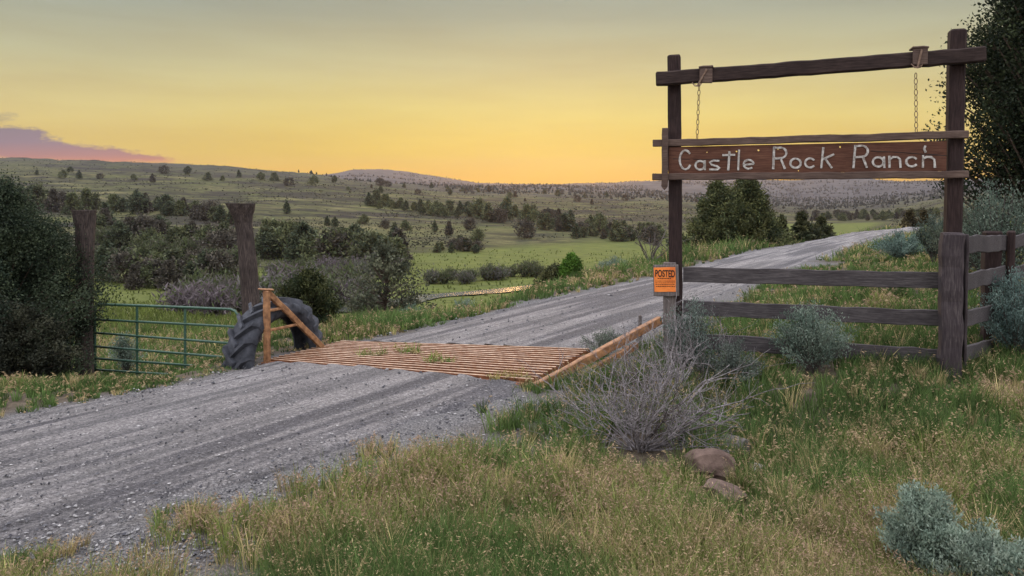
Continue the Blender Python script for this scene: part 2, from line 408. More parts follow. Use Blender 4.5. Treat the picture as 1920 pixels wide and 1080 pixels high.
# ground
m, t, b = mat('ground_soil', .95, .1); M['ground'] = m
at_ = t.nodes.new('ShaderNodeAttribute'); at_.attribute_name = 'Col'      # r meadow, g far, b near soil
sp3 = t.nodes.new('ShaderNodeSeparateColor'); t.links.new(at_.outputs['Color'], sp3.inputs[0])
n1 = tex(t, .35, 8, .65); n2 = tex(t, .03, 6, .6); n3 = tex(t, .012, 7, .6, sc=(1, 2.2, 6)); n4 = tex(t, 6, 8, .7); n5 = tex(t, .9, 4, .6, sc=(.35, 1, 1))
hill = ramp(t, n1, [(.34, (.023, .024, .014)), (.47, (.054, .056, .026)), (.60, (.098, .094, .040)), (.75, (.145, .132, .064))])
hill = mixc(t, ramp(t, n2, [(.42, 0.0), (.60, .8)]), hill, (.066, .072, .024))
hill = mixc(t, ramp(t, tex(t, .055, 9, .72, sc=(.55, 1.5, 1.5)), [(.44, .85), (.53, 0.0)]), hill, (.020, .020, .014))
hill = mixc(t, ramp(t, tex(t, .04, 8, .68, sc=(.5, 1.6, 2)), [(.53, 0.0), (.66, .8)]), hill, (.145, .130, .060))
hill = mixc(t, ramp(t, n3, [(.50, 0.0), (.56, .85), (.60, .85), (.66, 0.0)]), hill, (.022, .019, .017))
mead = ramp(t, n5, [(.32, (.052, .060, .018)), (.5, (.088, .106, .025)), (.7, (.12, .132, .034))])
mead = mixc(t, ramp(t, n1, [(.45, 0.0), (.75, .5)]), mead, (.09, .10, .04))
soil = ramp(t, n4, [(.3, (.035, .028, .022)), (.5, (.085, .068, .05)), (.7, (.15, .12, .088))])
far = ramp(t, tex(t, .02, 8, .75), [(.36, (.024, .025, .028)), (.5, (.055, .053, .056)), (.66, (.095, .092, .092))])
c = mixc(t, sp3.outputs[1], hill, far); c = mixc(t, sp3.outputs[0], c, mead); c = mixc(t, sp3.outputs[2], c, soil)
gv = t.nodes.new('ShaderNodeAttribute'); gv.attribute_name = 'gravel'
c = mixc(t, gv.outputs['Fac'], c, ramp(t, tex(t, 45, 6, .75), [(.36, (.045, .045, .05)), (.5, (.11, .105, .105)), (.66, (.26, .25, .24))]))
t.links.new(c, b.inputs['Base Color']); bump(t, b, n4, .6, .04)
# road
m, t, b = mat('road_gravel', .9, .25); M['road'] = m
ang = math.atan2(RD[1], RD[0])
s1 = tex(t, 1.5, 5, .6, sc=(.07, 1.5, 1), rot=(0, 0, -ang)); s2 = tex(t, 55, 6, .75); s3 = tex(t, 16, 8, .7); vo = t.nodes.new('ShaderNodeTexVoronoi'); vo.inputs['Scale'].default_value = 52; vo.inputs['Randomness'].default_value = 1
vtc = t.nodes.new('ShaderNodeTexCoord'); t.links.new(vtc.outputs['Object'], vo.inputs['Vector'])
vsep = t.nodes.new('ShaderNodeSeparateColor'); t.links.new(vo.outputs['Color'], vsep.inputs[0])
s4 = tex(t, 1.1, 6, .6)
base = ramp(t, s1, [(.30, (.066, .062, .066)), (.45, (.108, .102, .108)), (.54, (.29, .27, .262)), (.60, (.165, .156, .156)), (.7, (.125, .118, .12))])
base = mixc(t, ramp(t, s4, [(.4, 0.0), (.7, .55)]), base, (.115, .108, .105))
base = mixc(t, ramp(t, s2, [(.36, .85), (.5, 0.0)]), base, (.045, .045, .052))
base = mixc(t, ramp(t, s2, [(.55, 0.0), (.70, .75)]), base, (.33, .32, .315))
base = mixc(t, ramp(t, s3, [(.5, 0.0), (.75, .4)]), base, (.075, .072, .078))
base = mixc(t, .45, base, mixc(t, 1.0, base, ramp(t, vsep.outputs[0], [(0.0, .35), (.45, .85), (.8, 1.25), (1.0, 2.1)]), 'MULTIPLY'))
t.links.new(base, b.inputs['Base Color'])
hgt = mth(t, 'ADD', mth(t, 'MULTIPLY', s2, 1.0), mth(t, 'MULTIPLY', s3, 1.2)); bump(t, b, hgt, .9, .03)
# water
m, t, b = mat('river_water', .06, .5); M['water'] = m
b.inputs['Base Color'].default_value = (.05, .055, .05, 1); bump(t, b, tex(t, 3.5, 3, .5, sc=(1, 2, 1)), .6, .12)
# small stones carry their own colour
m, t, b = mat('gravel_stone', .85, .3); M['stone'] = m
a = t.nodes.new('ShaderNodeAttribute'); a.attribute_name = 'Col'; t.links.new(a.outputs['Color'], b.inputs['Base Color'])

# ------------------------------------------------------------------ ground
cols = np.concatenate([np.linspace(-1900, -160, 60), np.arange(-150, 2070, 3.0), np.linspace(2080, 3800, 60)])
rows = np.concatenate([np.exp(np.linspace(math.log(1.2), math.log(16), 200)), np.exp(np.linspace(math.log(16.4), math.log(900), 210)), np.exp(np.linspace(math.log(915), math.log(3700), 100))])
tt = (cols - CX) / FPX
XX = tt[None] * rows[:, None]; YY = np.broadcast_to(rows[:, None], XX.shape)
ZZ = terrain_z(XX, YY)
bx = tt[None] * 60; by = np.full_like(bx, -40.0)
V = np.stack([np.concatenate([bx, XX]), np.concatenate([by, YY]), np.concatenate([0 * bx, ZZ])], -1)
nr, nc = V.shape[:2]
meadow = np.clip((-7.62 - V[..., 2]) / .3, 0, 1) * (V[..., 1] > 35) * (V[..., 1] < 330)
# the green slope behind the field gate
pxv = CX + FPX * V[..., 0] / np.maximum(V[..., 1], 1)
meadow = np.maximum(meadow, np.clip((pxv - 120) / 60, 0, 1) * np.clip((520 - pxv) / 80, 0, 1) * np.clip((V[..., 1] - 25) / 25, 0, 1) * np.clip((90 - V[..., 1]) / 6, 0, 1) * .9)
farm = np.clip((V[..., 1] - 500) / 500, 0, 1); near = np.clip((34 - V[..., 1]) / 14, 0, 1)
i = np.arange(nr - 1)[:, None] * nc; j = np.arange(nc - 1)[None]
F = np.stack([i + j, i + j + 1, i + nc + j + 1, i + nc + j], -1).reshape(-1, 4)
o = mk('ground', V.reshape(-1, 3), F, M['ground'], np.stack([meadow, farm, near], -1).reshape(-1, 3), smooth=True)
sg_ = V[..., 0] * RD[0] + V[..., 1] * RD[1]; dg_ = V[..., 0] * RN[0] + V[..., 1] * RN[1]; lo_g, ro_g = road_d(sg_)
grv = np.clip(1.1 - np.maximum(dg_ - ro_g, (lo_g - dg_) * 3) / 1.1 + (fbm(V[..., 0] * 1.3 + 7, V[..., 1] * 1.3, 3) - .5) * -2.4, 0, 1) * (V[..., 1] < 60)
ga = o.data.attributes.new('gravel', 'FLOAT', 'POINT'); ga.data.foreach_set('value', grv.ravel().astype(np.float32))
tag(o, kind='structure')

# ------------------------------------------------------------------ gravel road
ss = np.concatenate([np.arange(-9, 22, .11), np.arange(22, 72, .4)]); nf = 44
lo, ro = road_d(ss)
lo = lo + (fbm(ss * 1.7, ss * 0 + 3, 4) - .5) * .5; ro = ro + (fbm(ss * 1.7, ss * 0 + 31, 4) - .5) * .6
fr = np.linspace(0, 1, nf)
DD = lo[:, None] * (1 - fr) + ro[:, None] * fr; S2 = np.broadcast_to(ss[:, None], DD.shape)
RX = S2 * RD[0] + DD * RN[0]; RY = S2 * RD[1] + DD * RN[1]
prof_ = 0.03 + .03 * np.sin(fr * math.pi)[None] + .022 * (fbm(S2 * .25, DD * 3.2, 3) - .5) * 2 + .012 * (fbm(S2 * 3, DD * 3, 2) - .5)
edgef = np.clip(np.minimum(fr, 1 - fr) / .03, 0, 1)[None]
drop = np.clip((S2 - 64) / 8, 0, 1) * 1.2
RZ = prof_ * edgef - .03 * (1 - edgef) - drop
nr, nc = RX.shape
i = np.arange(nr - 1)[:, None] * nc; j = np.arange(nc - 1)[None]
F = np.stack([i + j, i + j + 1, i + nc + j + 1, i + nc + j], -1).reshape(-1, 4)
V = np.stack([RX, RY, RZ], -1).reshape(-1, 3)
cen = V[F].mean(1); keep = ~in_guard(cen[:, 0], cen[:, 1], .03)
keep &= cen[:, 1] > .6
tag(mk('road', V, F[keep][:, ::-1], M['road'], smooth=True), kind='structure')

# loose stones on the road
rs = np.random.RandomState(11)
def stones(n, fn_pts, smin, smax, pal, name):
    P = fn_pts(n); n = len(P)
    base = np.array([(1, 0, 0), (0, 1, 0), (-1, 0, 0), (0, -1, 0), (0, 0, 1), (0, 0, -1), (.6, .6, .5), (-.6, -.6, .5)])[:6]
    fc = np.array([(0, 1, 4), (1, 2, 4), (2, 3, 4), (3, 0, 4), (1, 0, 5), (2, 1, 5), (3, 2, 5), (0, 3, 5)])
    sz = smin + (smax - smin) * rs.rand(n) ** 3.5
    sz *= np.clip(P[:, 1] / 7, .9, 1.8)
    a = rs.rand(n) * 6.28; ca, sa = np.cos(a), np.sin(a)
    B = base[None] * (1 + .35 * rs.randn(n, 6, 1)) * sz[:, None, None] * np.stack([1 + 0 * sz, .55 + .4 * rs.rand(n), .4 + .3 * rs.rand(n)], -1)[:, None]
    B = np.stack([B[..., 0] * ca[:, None] - B[..., 1] * sa[:, None], B[..., 0] * sa[:, None] + B[..., 1] * ca[:, None], B[..., 2]], -1)
    V = P[:, None] + B
    F = (fc[None] + 6 * np.arange(n)[:, None, None]).reshape(-1, 3)
    pc = np.array(pal)[rs.randint(0, len(pal), n)] * (.7 + .6 * rs.rand(n, 1))
    return mk(name, V.reshape(-1, 3), F, M['stone'], np.repeat(pc, 6, 0))
def road_pts(n):
    py = 430 + 700 * rs.rand(n * 2) ** .62; px = -60 + 1500 * rs.rand(n * 2)
    d = np.array([G(a, b)[:2] for a, b in zip(px, py)])
    s = d @ RD; q = d @ RN; l, r = road_d(s)
    w = (q - l) / (r - l); w = np.where(w > 1, 1 + (q - r) / 5.0, w)
    w = np.where(w > 1, 1 + (q - r) / 4.0, w)
    # stones gather in windrows between the wheel tracks and on the edges
    pr = .25 + .75 * np.clip((fbm(s * .25, q * 3.2, 3) - .4) * -4 + .4, 0, 1) + np.clip((w - .86) * 6, 0, 1) + np.clip((.08 - w) * 8, 0, 1)
    k = (w > -.02) & (w < 1.22) & (d[:, 1] < 26) & (d[:, 1] > 1.5) & (rs.rand(len(s)) < pr) & ~in_guard(d[:, 0], d[:, 1], .1)
    d, w = d[k], w[k]
    z = np.where(w < 1, .045 + .025 * np.sin(np.clip(w, 0, 1) * math.pi), terrain_z(d[:, 0], d[:, 1]) + .01)
    return np.c_[d, z]
tag(stones(30000, road_pts, .003, .018, [(.08, .08, .088), (.12, .118, .122), (.20, .195, .195), (.30, .29, .285), (.05, .05, .058)], 'loose_gravel'), kind='stuff')

# ------------------------------------------------------------------ river
rv = []
cl = [(430, 592), (560, 588), (690, 577), (760, 566), (800, 556), (850, 552), (890, 549), (930, 546), (975, 541), (1010, 537), (1060, 533)]
zl = -7.9
for (px, py) in cl:
    p = G(px, py, zl); rv.append((p.x, p.y))
rv = np.array(rv); tg = np.gradient(rv, axis=0); tg /= np.linalg.norm(tg, axis=1)[:, None]; nn_ = np.stack([-tg[:, 1], tg[:, 0]], -1)
q = np.linspace(0, len(rv) - 1, 60); ii = np.arange(len(rv))
rvx = np.interp(q, ii, rv[:, 0]); rvy = np.interp(q, ii, rv[:, 1]); nx_ = np.interp(q, ii, nn_[:, 0]); ny_ = np.interp(q, ii, nn_[:, 1])
hw = 1.5 + 0.7 * (fbm(q * .8, q * 0, 3) - .5) * 2
V = np.concatenate([np.stack([rvx - nx_ * hw, rvy - ny_ * hw, 0 * q + zl + .03], -1), np.stack([rvx + nx_ * hw, rvy + ny_ * hw, 0 * q + zl + .03], -1)])
n = len(q); F = np.array([[k, k + 1, n + k + 1, n + k] for k in range(n - 1)])
o = mk('river', V, F, M['water']); tag(o, kind='structure')

# ================================================================== ENTRANCE FRAME, SIGN AND FENCE
rg = random.Random(5)
PL = np.array(G(1267, 690)); PR = np.array(G(1781, 720))               # feet of the two tall posts
FU = (PR - PL) / np.linalg.norm(PR - PL)                              # along the fence
FN = np.array([FU[1], -FU[0], 0.0])                                   # towards the camera
if FN[1] > 0: FN = -FN
def S(px, py, off=0.0):
    """point of the fence plane (moved off towards the camera) seen at a pixel"""
    d = np.array(ray(px, py)); o_ = np.array((0, 0, H)); p0 = PL + FN * off
    k = ((p0 - o_) @ FN) / (d @ FN)
    return o_ + d * k
def box_px(mb, a, b, w, hpx, off=0.0, **kw):
    """board from pixel a to pixel b (centre line) hpx = its height in pixels at each end (mean used)"""
    p, q = S(*a, off), S(*b, off)
    hh = np.linalg.norm(S(a[0], a[1] - hpx / 2, off) - S(a[0], a[1] + hpx / 2, off))
    h2 = hh if not kw.get('hpx2') else hh
    kw.pop('hpx2', None)
    mb.beam(p, q, w, hh, up=(0, 0, 1), **kw)

fr_ = thing('entrance_frame', 'dark timber entrance frame of two tall posts and a high crossbeam beside the gravel road', 'gateway frame', tuple(PL * .5 + PR * .5 + np.array([0, 0, -.02])))
for a, b, w in (((1264, 104), (1269, 700), .158), ((1794.5, 56), (1780, 735), .162)):
    mb = MB(); p, q = S(*a), S(*b)
    mb.beam(q - np.array([0, 0, .25]), p, w, w, up=FN, seg=22, jit=.0022, bev=.020, rng=rg)
    mb.build('post', M['post'], fr_)
mb = MB(); p = S(1230, 149, .15); q = S(1847, 102, .15)
mb.beam(p, q, .11, .165, seg=26, jit=.003, bev=.014, rng=rg); mb.build('crossbeam', M['beam'], fr_)
for (cx_, cy_, ang_) in ((1324, 143, 0), (1722, 108, 0)):
    hb = MB(); c0 = S(cx_, cy_, .15)
    hb.beam(c0 - FU * .075 + FN * .075, c0 + FU * .075 + FN * .075, .03, .19, seg=3, jit=.002, rng=rg)
    hb.beam(c0 - FU * .085 + FN * .02 + np.array([0, 0, .098]), c0 + FU * .085 + FN * .02 + np.array([0, 0, .098]), .16, .025, seg=3, jit=.002, rng=rg)
    pl = hb.build('hanger_block', M['trim'], fr_)
    st = MB(); lo_ = c0 + FN * .10 + np.array([0, 0, -.13]) - FU * (.10 if cx_ < 1500 else .03)
    hi_ = c0 + FN * .10 + np.array([0, 0, .07]) + (FU * .01)
    st.beam(lo_, hi_, .012, .022, up=FU, seg=3, jit=.0008, bev=.003, rng=rg)
    for sgn in (-1, 1):
        st.tube([lo_ + FU * .06 * sgn + np.array([0, 0, .05]) - FN * .02, lo_ + FU * .03 * sgn + np.array([0, 0, .005]), lo_], .006, 5)
    st.build('metal_strap', M['chain'], pl)

hs = thing('hanging_sign', 'long reddish plank sign with white hand-made letters hung on chains between the tall posts', 'ranch sign', tuple(S(1515, 330, .12)))
mb = MB(); mb.beam(S(1224, 269, .13), S(1815, 252, .13), .07, .085, seg=24, jit=.003, rng=rg); mb.build('rail', M['trim'], hs)
mb = MB(); mb.beam(S(1223, 331.5, .13), S(1815, 327, .13), .07, .082, seg=24, jit=.003, rng=rg); mb.build('rail', M['trim'], hs)
mb = MB(); a, b = S(1247, 240, .19), S(1246, 350, .19)
mb.beam(b, a, .075, .04, up=FN, seg=8, jit=.002, rng=rg)
mb.add(*( (lambda P: (P, [[0, 1, 2], [3, 5, 4], [0, 3, 4], [0, 4, 1], [1, 4, 5], [1, 5, 2]]))(np.array([b - FU * .036 + FN * .019, b - np.array([0, 0, .045]) + FN * .019, b + FU * .036 + FN * .019, b - FU * .036 - FN * .019, b - np.array([0, 0, .045]) - FN * .019, b + FU * .036 - FN * .019]))))
mb.build('batten', M['trim'], hs)
# the lettered board, with the small holes that let the sky through
tl, tr, bl, br = S(1254, 278, .12), S(1776, 264, .12), S(1254, 325, .12), S(1772, 321, .12)
mb = MB()
ca, cb = (tl + bl) / 2, (tr + br) / 2; hh = (np.linalg.norm(tl - bl) + np.linalg.norm(tr - br)) / 2 + .012
mb.beam(ca, cb, .036, hh, seg=20, jit=.0006, bev=.004, rng=rg)
bo = mb.build('plank_board', M['board'], hs)
cut = MB()
for (hx, hy, rad) in ((1325.5, 285.5, .007), (1381, 284, .010), (1422, 281.8, .012), (1458.5, 279.5, .009), (1575, 275.5, .012), (1497, 320, .008)):
    c0 = S(hx, hy, .12); cut.tube([c0 - FN * .1, c0 + FN * .1], rad, 10)
cm = cut.build('hole_cutter', None)
bm_ = bo.modifiers.new('holes', 'BOOLEAN'); bm_.object = cm; bm_.solver = 'EXACT'
dg = bpy.context.evaluated_depsgraph_get(); dg.update()
newm = bpy.data.meshes.new_from_object(bo.evaluated_get(dg)); bo.modifiers.clear(); bo.data = newm
bpy.data.objects.remove(cm)
# cracks running along the board
for pts in (((1262, 298), (1300, 298.6), (1345, 299.2), (1395, 300)), ((1632, 283), (1690, 286), (1740, 289.5), (1776, 292))):
    ck = MB(); P = [S(x, y, .1392) for x, y in pts]
    for a, b in zip(P[:-1], P[1:]): ck.beam(a, b, .003, .007, seg=3, jit=.0015, bev=.001, rng=rg)
    ck.build('crack', M['ink'], bo)
Z3 = lambda x, y: (1200 + x / 5.4, 220 + y / 5.4)
Z4 = lambda x, y: (1500 + x / 5.4, 220 + y / 5.4)
def ringp(cx_, cy_, rx, ry, a0=0, a1=360, n=16): return [(cx_ + rx * math.cos(R(a0 + (a1 - a0) * k / n)), cy_ + ry * math.sin(R(a0 + (a1 - a0) * k / n))) for k in range(n + 1)]
LET = [(Z3, [ringp(460, 430, 58, 96, -42, -325, 16)]),
       (Z3, [ringp(608, 486, 47, 44), [(655, 440), (657, 530)]]),
       (Z3, [[(800, 440), (742, 438), (705, 456), (725, 480), (780, 496), (806, 514), (786, 528), (706, 528)]]),
       (Z3, [[(906, 350), (893, 532)], [(838, 383), (958, 380)]]),
       (Z3, [[(1003, 332), (994, 532)]]),
       (Z3, [[(1048, 482), (1150, 472)] + ringp(1100, 476, 50, 45, -5, -310, 14)]),
       (Z3, [[(1358, 300), (1349, 520)], [(1356, 308)] + ringp(1420, 360, 62, 54, -80, 80, 10) + [(1356, 418)], [(1425, 418), (1466, 518)]]),
       (Z3, [ringp(1575, 465, 53, 47)]), (Z3, [ringp(1722, 462, 50, 47, -40, -320, 14)]),
       (Z4, [[(236, 308), (216, 510)], [(340, 376), (240, 422)], [(256, 420), (320, 510)]]),
       (Z4, [[(560, 285), (541, 510)], [(562, 292)] + ringp(625, 343, 62, 56, -85, 85, 10) + [(556, 406)], [(640, 410), (676, 506)]]),
       (Z4, [ringp(792, 452, 55, 48), [(850, 402), (853, 508)]]),
       (Z4, [[(906, 394), (906, 506)], [(906, 424), (945, 402), (985, 402), (1012, 424), (1018, 506)]]),
       (Z4, [ringp(1132, 450, 56, 48, -38, -322, 14)]),
       (Z4, [[(1268, 292), (1258, 322), (1272, 352)], [(1246, 388), (1244, 506)], [(1246, 420), (1285, 400), (1330, 404), (1360, 428), (1366, 506)]])]
for fz, strokes in LET:
    lb = MB()
    for st in strokes:
        P = np.array([S(*fz(*q_), .139 + .004) for q_ in st])
        # a flat rounded ribbon of paint-white wood along the stroke
        T = np.gradient(P, axis=0); T /= np.linalg.norm(T, axis=1)[:, None]
        Sd = np.cross(T, FN); Sd /= np.linalg.norm(Sd, axis=1)[:, None]
        closed = np.linalg.norm(P[0] - P[-1]) < .01
        w = .0128 + np.array([rg.gauss(0, .0009) for _ in P])[:, None]
        ext = np.zeros_like(P)
        if not closed: ext[0] = -T[0] * .006; ext[-1] = T[-1] * .006
        rings = [P + ext + Sd * w, P + ext + Sd * w * .86 + FN * .006, P + ext - Sd * w * .86 + FN * .006, P + ext - Sd * w, ]
        n_ = len(P); Vv = np.stack([r_ - FN * (.006 if k in (0, 3) else 0) for k, r_ in enumerate(rings)], 1).reshape(-1, 3)
        Ff = [[i_ * 4 + k, i_ * 4 + k + 1, i_ * 4 + 5 + k, i_ * 4 + 4 + k] for i_ in range(n_ - 1) for k in range(3)]
        lb.add(Vv, Ff)
        if not closed: lb.add(Vv[:4], [[0, 3, 2, 1]]); lb.add(Vv[-4:], [[0, 1, 2, 3]])
    lb.build('letter', M['paint_white'], bo)
# chains
def chain(p, q, pitch=.056):
    p = np.array(p); q = np.array(q); L_ = np.linalg.norm(q - p); n_ = int(L_ / pitch); t_ = (q - p) / L_
    mb = MB()
    e1 = FU; e2 = np.cross(t_, e1); e2 /= np.linalg.norm(e2)
    for k in range(n_):
        c0 = p + t_ * (k + .5) * (L_ / n_); e = e1 if k % 2 else e2
        e = e * .9 + (e2 if k % 2 else e1) * .45
        ringq = [c0 + t_ * (pitch * .62) * math.sin(a_) * .98 + e * .0165 * math.cos(a_) for a_ in np.linspace(0, 2 * math.pi, 11)]
        mb.tube(ringq, .0044, 5, cap=False)
    return mb
chain(S(1311, 160, .2), S(1307, 261, .15)).build('chain', M['chain'], hs)
chain(S(1717, 137, .2), S(1718, 250, .15)).build('chain', M['chain'], hs)

# orange notice on its own board and post
pn = thing('posted_notice', 'orange notice headed in black on a grey board with a short square post', 'notice', tuple(S(1250, 690, .2)))
mb = MB(); mb.beam(S(1255, 720, .10), S(1256, 492, .10), .15, .13, up=FN, seg=10, jit=.003, rng=rg); mb.build('square_post', M['greywood'], pn)
mb = MB(); mb.beam(S(1225, 526, .19), S(1273, 526, .19), .025, .385, seg=5, jit=.002, rng=rg); nb = mb.build('backing_board', M['greywood'], pn)
mb = MB(); mb.beam(S(1226.5, 524.5, .206), S(1267, 524, .206), .004, .30, seg=6, jit=.001, bev=.001, rng=rg); npz = mb.build('notice_sheet', M['orange'], pn)
def text_mesh(txt, size, name):
    c_ = bpy.data.curves.new(name, 'FONT'); c_.body = txt; c_.size = size; c_.extrude = .001; c_.offset = size * .02
    o_ = bpy.data.objects.new(name, c_); COL.objects.link(o_)
    d_ = bpy.context.evaluated_depsgraph_get(); d_.update()
    me_ = bpy.data.meshes.new_from_object(o_.evaluated_get(d_)); bpy.data.objects.remove(o_)
    return me_
me_ = text_mesh('POSTED', .088, 'heading')
co = np.zeros(len(me_.vertices) * 3); me_.vertices.foreach_get('co', co); co = co.reshape(-1, 3)
wd = co[:, 0].max() - co[:, 0].min(); tgt = np.linalg.norm(S(1229, 515, .21) - S(1266, 515, .21))
p0 = S(1228.5, 518.5, .2105)
UPV = np.array([0, 0, 1.0])
W3 = p0 + (co[:, :1] - co[:, 0].min()) * (tgt / wd) * FU + co[:, 1:2] * 1.35 * UPV + co[:, 2:3] * FN
me_.vertices.foreach_set('co', (W3 - np.array(world_loc(npz))).ravel()); me_.materials.clear(); me_.materials.append(M['ink']); me_.update()
ho = bpy.data.objects.new('heading', me_); COL.objects.link(ho); ho.parent = npz
for k, (yy, x0, x1, th) in enumerate(((522, 1233, 1258, .010), (527, 1229, 1266, .007), (530.2, 1229, 1266, .006), (533.4, 1229, 1265, .006), (536.8, 1230, 1266, .009))):
    mb = MB(); x = x0
    while x < x1 - 1:
        w_ = rg.uniform(1.2, 4.2); e_ = min(x + w_, x1)
        a, b = S(x, yy, .210), S(e_, yy, .210); mb.beam(a, b, .002, th * rg.uniform(.7, 1.1), seg=1, jit=0, bev=.0005, rng=rg); x = e_ + rg.uniform(.5, 1.1)
    mb.build('print_line', M['ink'], npz)

# the board fence under the sign
bf = thing('board_fence', 'weathered four-board fence panel with thick end post under the hanging sign', 'fence', tuple(PL * .5 + PR * .5))
for (a, b, h1) in (((1281, 514.5), (1764, 526), .185), ((1281, 576.5), (1764, 597), .18), ((1281, 637), (1764, 669.5), .185), ((1281, 694), (1764, 724), .12)):
    mb = MB(); mb.beam(S(*a, .06), S(*b, .06), .035, h1, seg=20, jit=.0035, bev=.006, rng=rg); mb.build('fence_board', M['rail'], bf)
mb = MB(); a, b = S(1784, 436, .25), S(1779, 735, .25)
mb.beam(b, a, .215, .19, up=FN, seg=14, jit=.006, bev=.025, rng=rg); mb.build('end_post', M['railv'], bf)

# side fence running off to the right
SF = thing('side_fence', 'dark weathered board fence turning back to the right of the thick post', 'fence', (5.2, 8.5, 0))
A0 = np.array(S(1806, 700, .12)); A0[2] = 0
B0 = np.array([6.32, 9.55, 0]); C0 = np.array([8.3, 11.3, .25])
su = (B0 - A0) / np.linalg.norm(B0 - A0); sn = np.array([su[1], -su[0], 0])
def zat(px, py, P): return H - P[1] * (py - HZ) / FPX
for (y0, y1, hh) in ((459, 455, .20), (529, 512, .19), (598, 582, .18), (665, 644, .17)):
    mb = MB(); mb.beam([A0[0], A0[1], zat(0, y0, A0)], [B0[0], B0[1], zat(0, y1, B0)], .035, hh, seg=8, jit=.004, rng=rg); mb.build('fence_board', M['rail'], SF)
for (z0, z1) in ((1.52, 1.68), (1.12, 1.2), (.72, .85), (.3, .5)):
    mb = MB(); mb.beam([B0[0], B0[1], z0], [C0[0], C0[1], z1], .035, .17, seg=8, jit=.004, rng=rg); mb.build('fence_board', M['rail'], SF)
mb = MB(); mb.beam(A0 + np.array([0, 0, -.1]), A0 + np.array([0, 0, 1.72]), .03, .12, up=FN, seg=10, jit=.003, rng=rg); mb.build('upright_plank', M['railv'], SF)
for (P, hgt_, w) in ((B0 + sn * -.13 - su * .08, 1.70, .19), (B0 + sn * .06, 1.71, .09), (C0 + sn * -.1, 1.9, .18)):
    mb = MB(); mb.beam(P + np.array([0, 0, -.2]), P + np.array([0, 0, hgt_]), w, w, up=FN, seg=10, jit=.005, bev=.02, rng=rg); mb.build('fence_post', M['post'], SF)

# ================================================================== CATTLE GUARD
gc = (gNL + gNR + gFR + gFL) / 4
cg = thing('cattle_guard', 'rusty orange steel cattle guard with bars across the gravel road and raised side wings', 'cattle guard', (gc[0], gc[1], 0))
NB = 15
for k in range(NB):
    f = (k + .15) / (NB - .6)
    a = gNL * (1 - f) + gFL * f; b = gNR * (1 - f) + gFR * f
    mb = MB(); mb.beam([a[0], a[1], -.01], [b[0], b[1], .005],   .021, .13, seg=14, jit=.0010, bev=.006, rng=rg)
    br_ = mb.build('bar', M['barside'], cg); br_.data.materials.append(M['railtop'])      # tyre wear and sky sheen both put into the paler upper faces
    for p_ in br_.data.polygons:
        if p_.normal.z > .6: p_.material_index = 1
for (a, b) in ((gNL, gNR), (gFL, gFR)):                                # flat steel sills where the gravel meets the bars
    e_ = (b - a) / np.linalg.norm(b - a); o2 = np.array([-e_[1], e_[0]]) * (-.07 if a is gNL else .05)
    mb = MB(); mb.beam([*(a + o2), -.03], [*(b + o2 - e_ * .1), -.03], .12, .12, seg=12, jit=.0015, bev=.006, rng=rg); mb.build('sill', M['barside'], cg)
for (a, b) in ((gNL, gFL), (gNR, gFR)):                                # the long girders under the bars
    d_ = (b - a) / np.linalg.norm(b - a); ins = .14 if a is gNR else -.06
    pt = np.array([-d_[1], d_[0]]) * ins
    mb = MB(); mb.beam([*(a + pt - d_ * .05), -.16], [*(b + pt + d_ * .05), -.16], .1, .19, seg=8, jit=.001, rng=rg); mb.build('girder', M['rust'], cg)
# left wing: upright, slope, two cross pieces, a cap
w0 = np.array([*G(501, 683)]) ; w1 = np.array([*G(606, 657)])
wt = np.array([w0[0], w0[1], zat(0, 546, w0)])
lw = MB(); lw.beam(w0 - [0, 0, .1], wt, .075, .065, up=FN, seg=8, jit=.002, rng=rg)
lw.beam(wt + [0, 0, .0], w1 + [0, 0, .03], .055, .075, seg=10, jit=.002, rng=rg)
lw.beam(wt + np.array([-.09, -.03, .028]), wt + np.array([.07, .06, .008]), .09, .018, seg=2, jit=.001, rng=rg)
for yl, fr2 in ((584, .30), (621, .615)):
    z_ = zat(0, yl, w0); a = np.array([w0[0], w0[1], z_]); b = wt * (1 - fr2) + w1 * fr2; b[2] = z_
    lw.beam(a, b, .04, .036, seg=5, jit=.002, rng=rg)
lw.build('side_wing', M['rust'], cg)
# right wing: two long rails climbing outwards to the fence corner
r0 = np.array([*G(1004, 730)]); r1 = np.array([1.84, 9.22, 0]); r1[2] = zat(0, 601, r1)
rw = MB(); rw.beam(r0 + [0, 0, .02], r1, .075, .10, seg=14, jit=.002, rng=rg)
q0 = r0 * .72 + r1 * .28 - [0, 0, .12]; q1 = r0 * .22 + r1 * .78 - np.array([0, 0, .13]) 
rw.beam(q0 + [.02, -.02, 0], q1 + [.02, -.02, 0], .06, .08, seg=8, jit=.002, rng=rg)
rw.beam(r0 * .3 + r1 * .7 - [0, 0, .08], np.array([*(r0 * .3 + r1 * .7)[:2], -.1]), .06, .06, up=FN, seg=4, jit=.002, rng=rg)
rw.beam(r0 + [.1, .1, .02], np.array([*r1[:2], .04]) - [0, .05, 0], .07, .08, seg=8, jit=.003, rng=rg)
rw.build('side_wing', M['rust'], cg)
# pit floor under the bars shows as dark ground (the terrain dips there)
stk = thing('wooden_stake', 'thin grey wooden stake standing behind the right wing of the cattle guard', 'stake', tuple(G(1201, 655)))
mb = MB(); p = np.array(G(1201, 655)); mb.beam(p - [0, 0, .1], [p[0] - .01, p[1], zat(0, 592, p)], .045, .05, up=FN, seg=6, jit=.002, rng=rg)
mb.build('stake_shaft', M['greywood'], stk)

